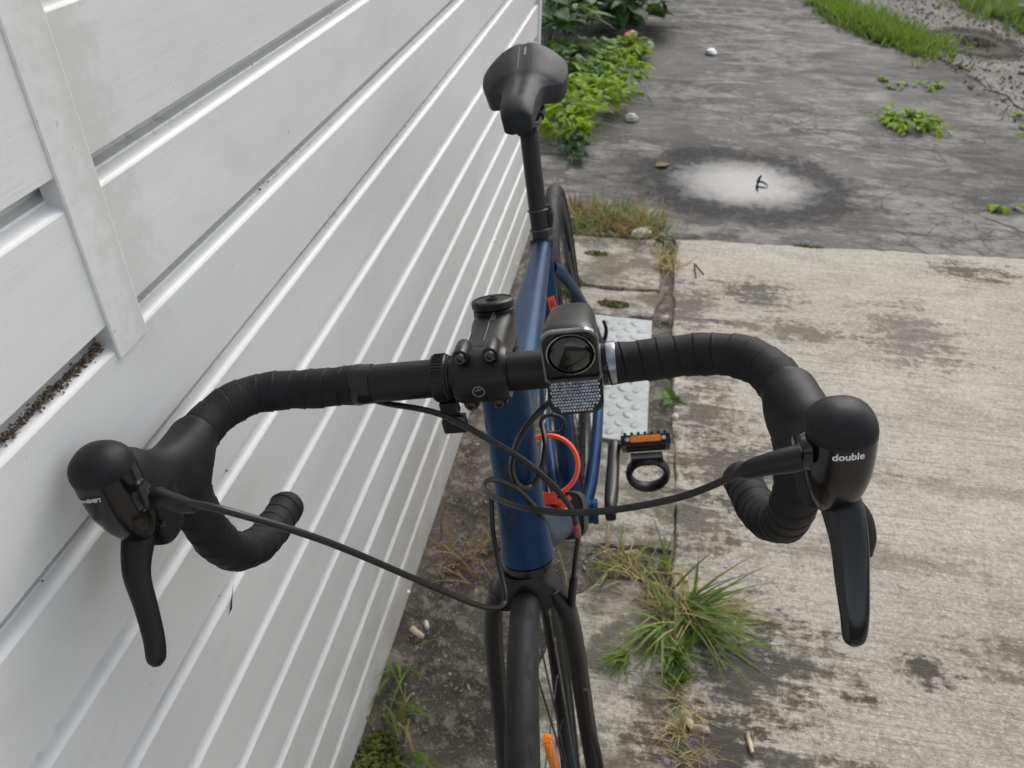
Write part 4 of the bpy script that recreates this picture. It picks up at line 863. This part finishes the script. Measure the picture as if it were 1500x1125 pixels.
def tuft(name, label, specs, cat='grass', mats=None, group=None):
    """specs: list of (part name, material, [blade args])"""
    e = tag(empty(name, specs[0][2][0][0]), label, cat, group); inv = Matrix.Translation(-Vector(specs[0][2][0][0]))
    for nm, mt, lst in specs:
        m = MB(); rr = random.Random(len(lst)*7+int(abs(lst[0][0][1])*1000))
        for a in lst: blades(m, a[0], a[1], a[2], a[3], a[4], rr, **(a[5] if len(a) > 5 else {}))
        o = m.build(nm, mt, e, 80); o.data.transform(inv); o['kind'] = 'stuff'
    return e
J = .177
tuft('grass_tuft', 'green and straw grass tuft growing out of the concrete joint', [
    ('green_blades', M_grass, [((J+.01, 1.0, .0), 52, .18, .014, 1.55, dict(dirs=(0.1, -.5, .5, -1.1, -.9))), ((J, .985, 0), 22, .15, .02, 1.55), ((J+.005, .90, 0), 30, .07, .012, 1.1), ((J+.06, .955, 0), 24, .12, .024, 1.5, dict(dirs=(-.3, -.7, .2)))]),
    ('dry_blades', M_straw, [((J, .99, .0), 80, .15, .024, 1.6, dict(width=.0014)), ((J+.01, .80, 0), 40, .06, .014, 1.4, dict(width=.0013)), ((J+.06, .99, 0), 22, .15, .02, 1.6, dict(dirs=(0.2, -.6), width=.0016))])])
tuft('grass_tuft', 'green grass blades fallen across the concrete beside the fork', [('green_blades', M_grass, [((.150, .955, 0), 26, .16, .006, 1.5, dict(dirs=(-2.35, -2.2), droop=.7)), ((.085, .88, 0), 24, .07, .006, 1.4, dict(dirs=(-1.9, -2.6)))])])
tuft('grass_tuft', 'short grass in the joint at the foot of the big tuft', [('green_blades', M_grass, [((J, .84, 0), 34, .05, .008, .9), ((J-.002, .88, 0), 30, .05, .007, .9)]), ('dry_blades', M_straw, [((J+.005, .74, 0), 50, .06, .012, 1.4, dict(width=.0012)), ((J+.02, .70, 0), 40, .06, .018, 1.5, dict(width=.0012))])])
tuft('grass_tuft', 'sparse dry and green grass on the dirt between the path slabs', [('green_blades', M_grass, [((.10, 1.10, 0), 16, .09, .02, .9, dict(width=.002)), ((.155, 1.10, 0), 16, .10, .008, .8, dict(width=.002)), ((.03, 1.08, 0), 16, .05, .02, 1.2)]), ('dry_blades', M_straw, [((.05, 1.09, 0), 36, .09, .035, 1.4, dict(width=.0016)), ((.11, 1.06, 0), 24, .08, .02, 1.4, dict(width=.0016))])])
tuft('dry_grass', 'rusty dry grass clump where the path meets the driveway', [('rusty_blades', M_rust, [((.0, 2.66, 0), 130, .10, .05, 1.25, dict(width=.002)), ((-.12, 2.72, 0), 60, .09, .05, 1.2), ((-.22, 2.80, 0), 50, .08, .04, 1.2)]), ('dry_blades', M_straw, [((.05, 2.68, 0), 110, .13, .06, 1.1, dict(width=.002)), ((-.10, 2.68, 0), 110, .11, .07, 1.2, dict(width=.002)), ((-.22, 2.70, 0), 60, .10, .05, 1.2)]), ('green_blades', M_grass, [((-.15, 2.64, 0), 70, .07, .06, 1.1), ((.03, 2.75, 0), 60, .09, .05, 1.1), ((.12, 2.63, 0), 40, .05, .03, 1.2), ((-.08, 2.80, 0), 50, .10, .05, 1.0)])])
tuft('dry_grass', 'straw coloured grass in the joint near the far end of the path', [('dry_blades', M_straw, [((.15, 2.45, 0), 50, .08, .018, 1.3, dict(width=.0018)), ((.155, 2.38, 0), 40, .09, .015, 1.4, dict(width=.0018))]), ('green_blades', M_grass, [((.15, 2.50, 0), 14, .06, .015, 1.2)])])
tuft('grass_tuft', 'thin grass growing from the dirt at the foot of the clad wall', [('green_blades', M_grass, [((-.325, .79, 0), 9, .12, .010, 1.1, dict(dirs=(-.9, -1.3), width=.003)), ((-.30, .70, 0), 9, .09, .014, 1.3, dict(dirs=(-.3,), width=.003)), ((-.32, .66, 0), 6, .04, .02, .9), ((-.26, .62, 0), 10, .08, .01, 1.4, dict(dirs=(-.4,)))]), ('dry_blades', M_straw, [((-.24, 1.06, 0), 30, .09, .03, 1.45, dict(width=.0016)), ((-.29, .68, 0), 8, .08, .01, 1.2)])])
tuft('dead_stalks', 'brown dead plant stalks on the dirt under the bicycle', [('stalks', M_rust, [((-.26, 1.08, 0), 14, .11, .03, 1.6, dict(width=.002)), ((-.20, 1.03, 0), 12, .09, .03, 1.6, dict(width=.0018))])], 'dead plant')
# verge of grass beside the driveway and the bank beyond the gravel
def verge(name, label, pts, n, L_, mt, kd=None):
    m = MB(); rr = random.Random(len(name)+n)
    for _ in range(n):
        (x0, y0), (x1, y1), hw = rr.choice(pts); f = rr.random(); c = V(x0+(x1-x0)*f+rr.gauss(0, hw*.5), y0+(y1-y0)*f+rr.gauss(0, .12), -.004)
        blades(m, c, 6, L_, .015, 1.0, rr, width=.004, segs=3)
    return tag(m.build(name, mt, None, 80), label, 'grass', kind='stuff')
verge('grass_verge', 'green grass verge between the wet driveway and the gravel', [((1.25, 6.9), (1.75, 5.35), .20), ((1.30, 6.4), (1.62, 5.7), .16)], 900, .12, leaf_mat('verge_grass', (.11, .20, .010), (.26, .38, .022), .4))
verge('grass_bank', 'grass bank on the far side of the gravel', [((2.35, 7.4), (2.75, 5.4), .22), ((2.8, 7.2), (3.1, 5.6), .3)], 900, .16, M_grass)
def moss(cx, cy, rx, ry, n, label):
    def f():
        a = random.uniform(0, 6.3); r_ = math.sqrt(random.random()); return ((cx+rx*r_*math.cos(a), cy+ry*r_*math.sin(a), .002), 1)
    o = crumbs('moss_patch', n, f, .006, M_moss, None); return tag(o, label, 'moss', kind='stuff')
M_moss = plain('moss', (.085, .095, .018), .95, var=.5, scale=120, bump=.8)
moss(.63, 2.635, .05, .006, 160, 'green moss on the joint between apron and driveway'); moss(-.02, 2.12, .05, .02, 220, 'olive moss between the path and the metal plate'); moss(-.16, 2.22, .03, .06, 220, 'olive moss on the broken path slab'); moss(-.31, .60, .04, .06, 300, 'green moss on the dirt at the foot of the wall'); moss(-.10, 2.44, .04, .02, 80, 'dark moss on the far path slab')

# ---------------------------------------------------------------- small litter, stones and twigs
def stone(name, x, y, r, mat, label, cat, z=0, sq=.6, group=None, seed=0):
    bm = bmesh.new(); bmesh.ops.create_icosphere(bm, subdivisions=2, radius=1)
    for v in bm.verts: v.co = v.co*(1+.35*noise.noise(v.co*1.4+V(seed, 0, 0))); v.co = V(v.co.x*r, v.co.y*r*.75, v.co.z*r*sq)
    d = bpy.data.meshes.new(name); bm.to_mesh(d); bm.free(); d.materials.append(mat)
    o = link(name, d); o.location = (x, y, z+r*sq*.6); o.rotation_euler.z = seed; return tag(o, label, cat, group)
M_pale = plain('pale_stone', (.55, .52, .47), .8, bump=.3); M_whitep = plain('white_plastic', (.78, .78, .77), .4); M_pink = plain('faded_pink', (.6, .22, .17), .5); M_leafb = plain('dead_leaf', (.40, .26, .12), .7)
M_wood = plain('cut_wood', (.50, .42, .27), .8, var=.35, scale=40)
stone('plastic_scrap', .376, 5.14, .042, M_whitep, 'white plastic scrap lying alone on the wet driveway', 'litter', -.007, .5, seed=2)
stone('plastic_scrap', -.12, 5.2, .05, M_pink, 'faded pink plastic scrap at the edge of the weeds', 'litter', .03, .7, seed=4)
stone('pale_stone', .0, 5.16, .035, M_whitep, 'white stone beside the pink plastic scrap', 'stone', .0, .7, seed=5)
stone('pale_stone', -.045, 3.85, .035, M_pale, 'pale pink stone at the end of the lime green mounds', 'stone', -.007, .6, seed=6)
stone('pale_stone', .05, 2.615, .038, M_pale, 'pale flat stone in front of the rusty dry grass', 'stone', 0, .45, seed=7)
stone('pale_stone', .12, 2.59, .022, plain('brown_stone', (.16, .13, .10), .8, bump=.4), 'brown stone at the corner where path and apron meet the driveway', 'stone', 0, .7, seed=8)
stone('red_scrap', -.165, 2.36, .010, M_orange, 'tiny red scrap on the far path slab', 'litter', .002, .6, seed=9)
stone('pale_stone', .14, 2.065, .012, M_pale, 'white pebble off the corner of the metal plate', 'stone', 0, .7, seed=10)
stone('pale_stone', .172, 1.595, .012, M_pale, 'white pebble below the green sprig in the joint', 'stone', 0, .7, seed=11)
stone('pale_stone', .285, .985, .006, M_whitep, 'small white pebble among the tuft blades', 'stone', 0.003, .7, seed=12)
def stick(name, a, b, r, mat, label, cat='stick', z=.004, flat=1):
    a, b = V(*a, z), V(*b, z); m = MB(); rr = random.Random(int(a.x*1e4)); k = 5
    pts = [a.lerp(b, i/k)+V(rr.uniform(-1, 1), rr.uniform(-1, 1), 0)*r*.35 for i in range(k+1)]
    m.tube(pts, [r*.9, r, r*1.05, r, r*.95, r*.85], 8, 1, prof=lambda f: (1, flat)); o = m.build(name, mat, None, 50); return tag(o, label, cat)
stick('cut_stick', (.297, .762), (.303, .728), .0040, M_wood, 'short pale cut stick on the concrete apron', z=.007)
stick('wood_chip', (.192, 1.085), (.196, 1.068), .0050, M_wood, 'stubby pale wood chip behind the grass tuft', z=.007)
stick('twig', (.150, 1.083), (.186, 1.090), .0025, M_leafb, 'thin brown twig behind the grass tuft')
stick('wood_chip', (.20, .752), (.232, .757), .0065, plain('weathered_chip', (.30, .25, .19), .85, var=.4), 'weathered flat wood chip beside the joint grass', z=.006, flat=.35)
stick('wood_chip', (.193, .765), (.206, .752), .007, M_wood, 'small pale wood chip touching the weathered one', z=.009, flat=.3)
stick('dry_stalk', (.205, .97), (.262, .862), .0014, M_straw, 'long dry stalk lying across the big grass tuft', z=.030)
stick('twig', (.233, 2.43), (.236, 2.33), .003, plain('dark_twig', (.05, .042, .035), .8), 'dark bent twig on the apron near the driveway'); stick('twig', (.233, 2.43), (.262, 2.36), .0025, bpy.data.materials['dark_twig'], 'thin dark twig leaning off the bent twig')
stick('wood_chip', (-.325, .865), (-.295, .850), .006, M_wood, 'pale wood chip on the dirt near the wall', z=.004, flat=.6)
stick('wood_chip', (-.300, .885), (-.292, .868), .0045, M_pale, 'thin pale chip on the dirt near the wall', z=.004)
stick('flat_scrap', (2.22, 4.72), (2.42, 4.66), .03, M_pale, 'pale flat scrap lying on the gravel', 'litter', z=.012, flat=.2)
# fallen leaf and a twig in the sheet of water
o = link('fallen_leaf', leaf_mesh('fallen_leaf', M_straw, .35, .15, .1)); o.location = (.085, 3.28, .0); o.scale = (.07, .07, .07); o.rotation_euler = (.1, 0, -1.0); tag(o, 'yellow fallen leaf at the rim of the puddle', 'leaf')
m = MB(); m.tube([(.50, 3.18, -.004), (.503, 3.185, .015), (.510, 3.19, .030)], [.005, .006, .003], 7, 3); m.tube([(.502, 3.185, .006), (.525, 3.175, .004), (.54, 3.16, -.002)], [.004, .004, .002], 7, 3); tag(m.build('dead_twig', M_dark, None, 50), 'dark twig standing in the bright puddle', 'stick')
# loose grit: too many to count
def grit_pos():
    if random.random() < .55: return ((random.uniform(-.33, .0), random.uniform(.45, 1.5), .0), random.choice((.6, 1, 1.6)))
    if random.random() < .5: return ((random.gauss(.178, .016), random.uniform(.55, 2.6), .001), 1)
    return ((random.uniform(-.2, .2), random.choice((random.gauss(1.10, .025), random.gauss(2.05, .02), random.gauss(2.23, .02), random.gauss(2.62, .03))), .0), 1.3)
tag(crumbs('loose_grit', 1500, grit_pos, .0026, plain('grit', (.30, .27, .225), .9, var=.7, scale=90), None), 'loose grit on the dirt and in the joints', 'grit', kind='stuff')
def grit2(): return ((random.uniform(1.75, 3.2), random.uniform(4.2, 7.5), .004), random.choice((.7, 1, 2)))
tag(crumbs('loose_gravel', 3200, grit2, .006, plain('gravel_stone', (.20, .18, .155), .85, var=.7, scale=12), None), 'loose gravel stones on the track', 'gravel', kind='stuff')

# ---------------------------------------------------------------- unseen leaf bank added so the wet ground reflects something dark
hd = MB(); rr = random.Random(3)
for _ in range(9000):
    x = rr.uniform(-5, 7); z = rr.uniform(0, 2.3)*(.93+.1*noise.noise(V(x*.8, 0, 0))); y = 10.2+.35*noise.noise(V(x*.9, z*1.1, 2))+rr.uniform(0, .55)
    c = V(x, y, z); q = Matrix.Rotation(rr.uniform(0, 6.3), 3, V(rr.gauss(0, 1), rr.gauss(0, 1), rr.gauss(0, 1)+.01)); l_ = rr.uniform(.05, .10)
    hd.add([c+q@V(-l_*.5, 0, 0), c+q@V(0, l_, .01), c+q@V(l_*.5, 0, 0), c+q@V(0, -l_*.6, .01)], [(0, 1, 2, 3)])
added_hedge = tag(empty('added_hedge', (0, 10.4, 0)), 'unseen dark green leaf bank added for the wet ground to reflect', 'added_hedge')
o = hd.build('foliage', M_ldark, added_hedge, 0); o.data.transform(Matrix.Translation((0, -10.4, 0))); tag(o, kind='stuff')
m = MB(); m.box((1, .45, .95), (12, .5, 2.0)); m.build('dark_core', plain('added_hedge_core', (.012, .018, .008), .95), added_hedge)
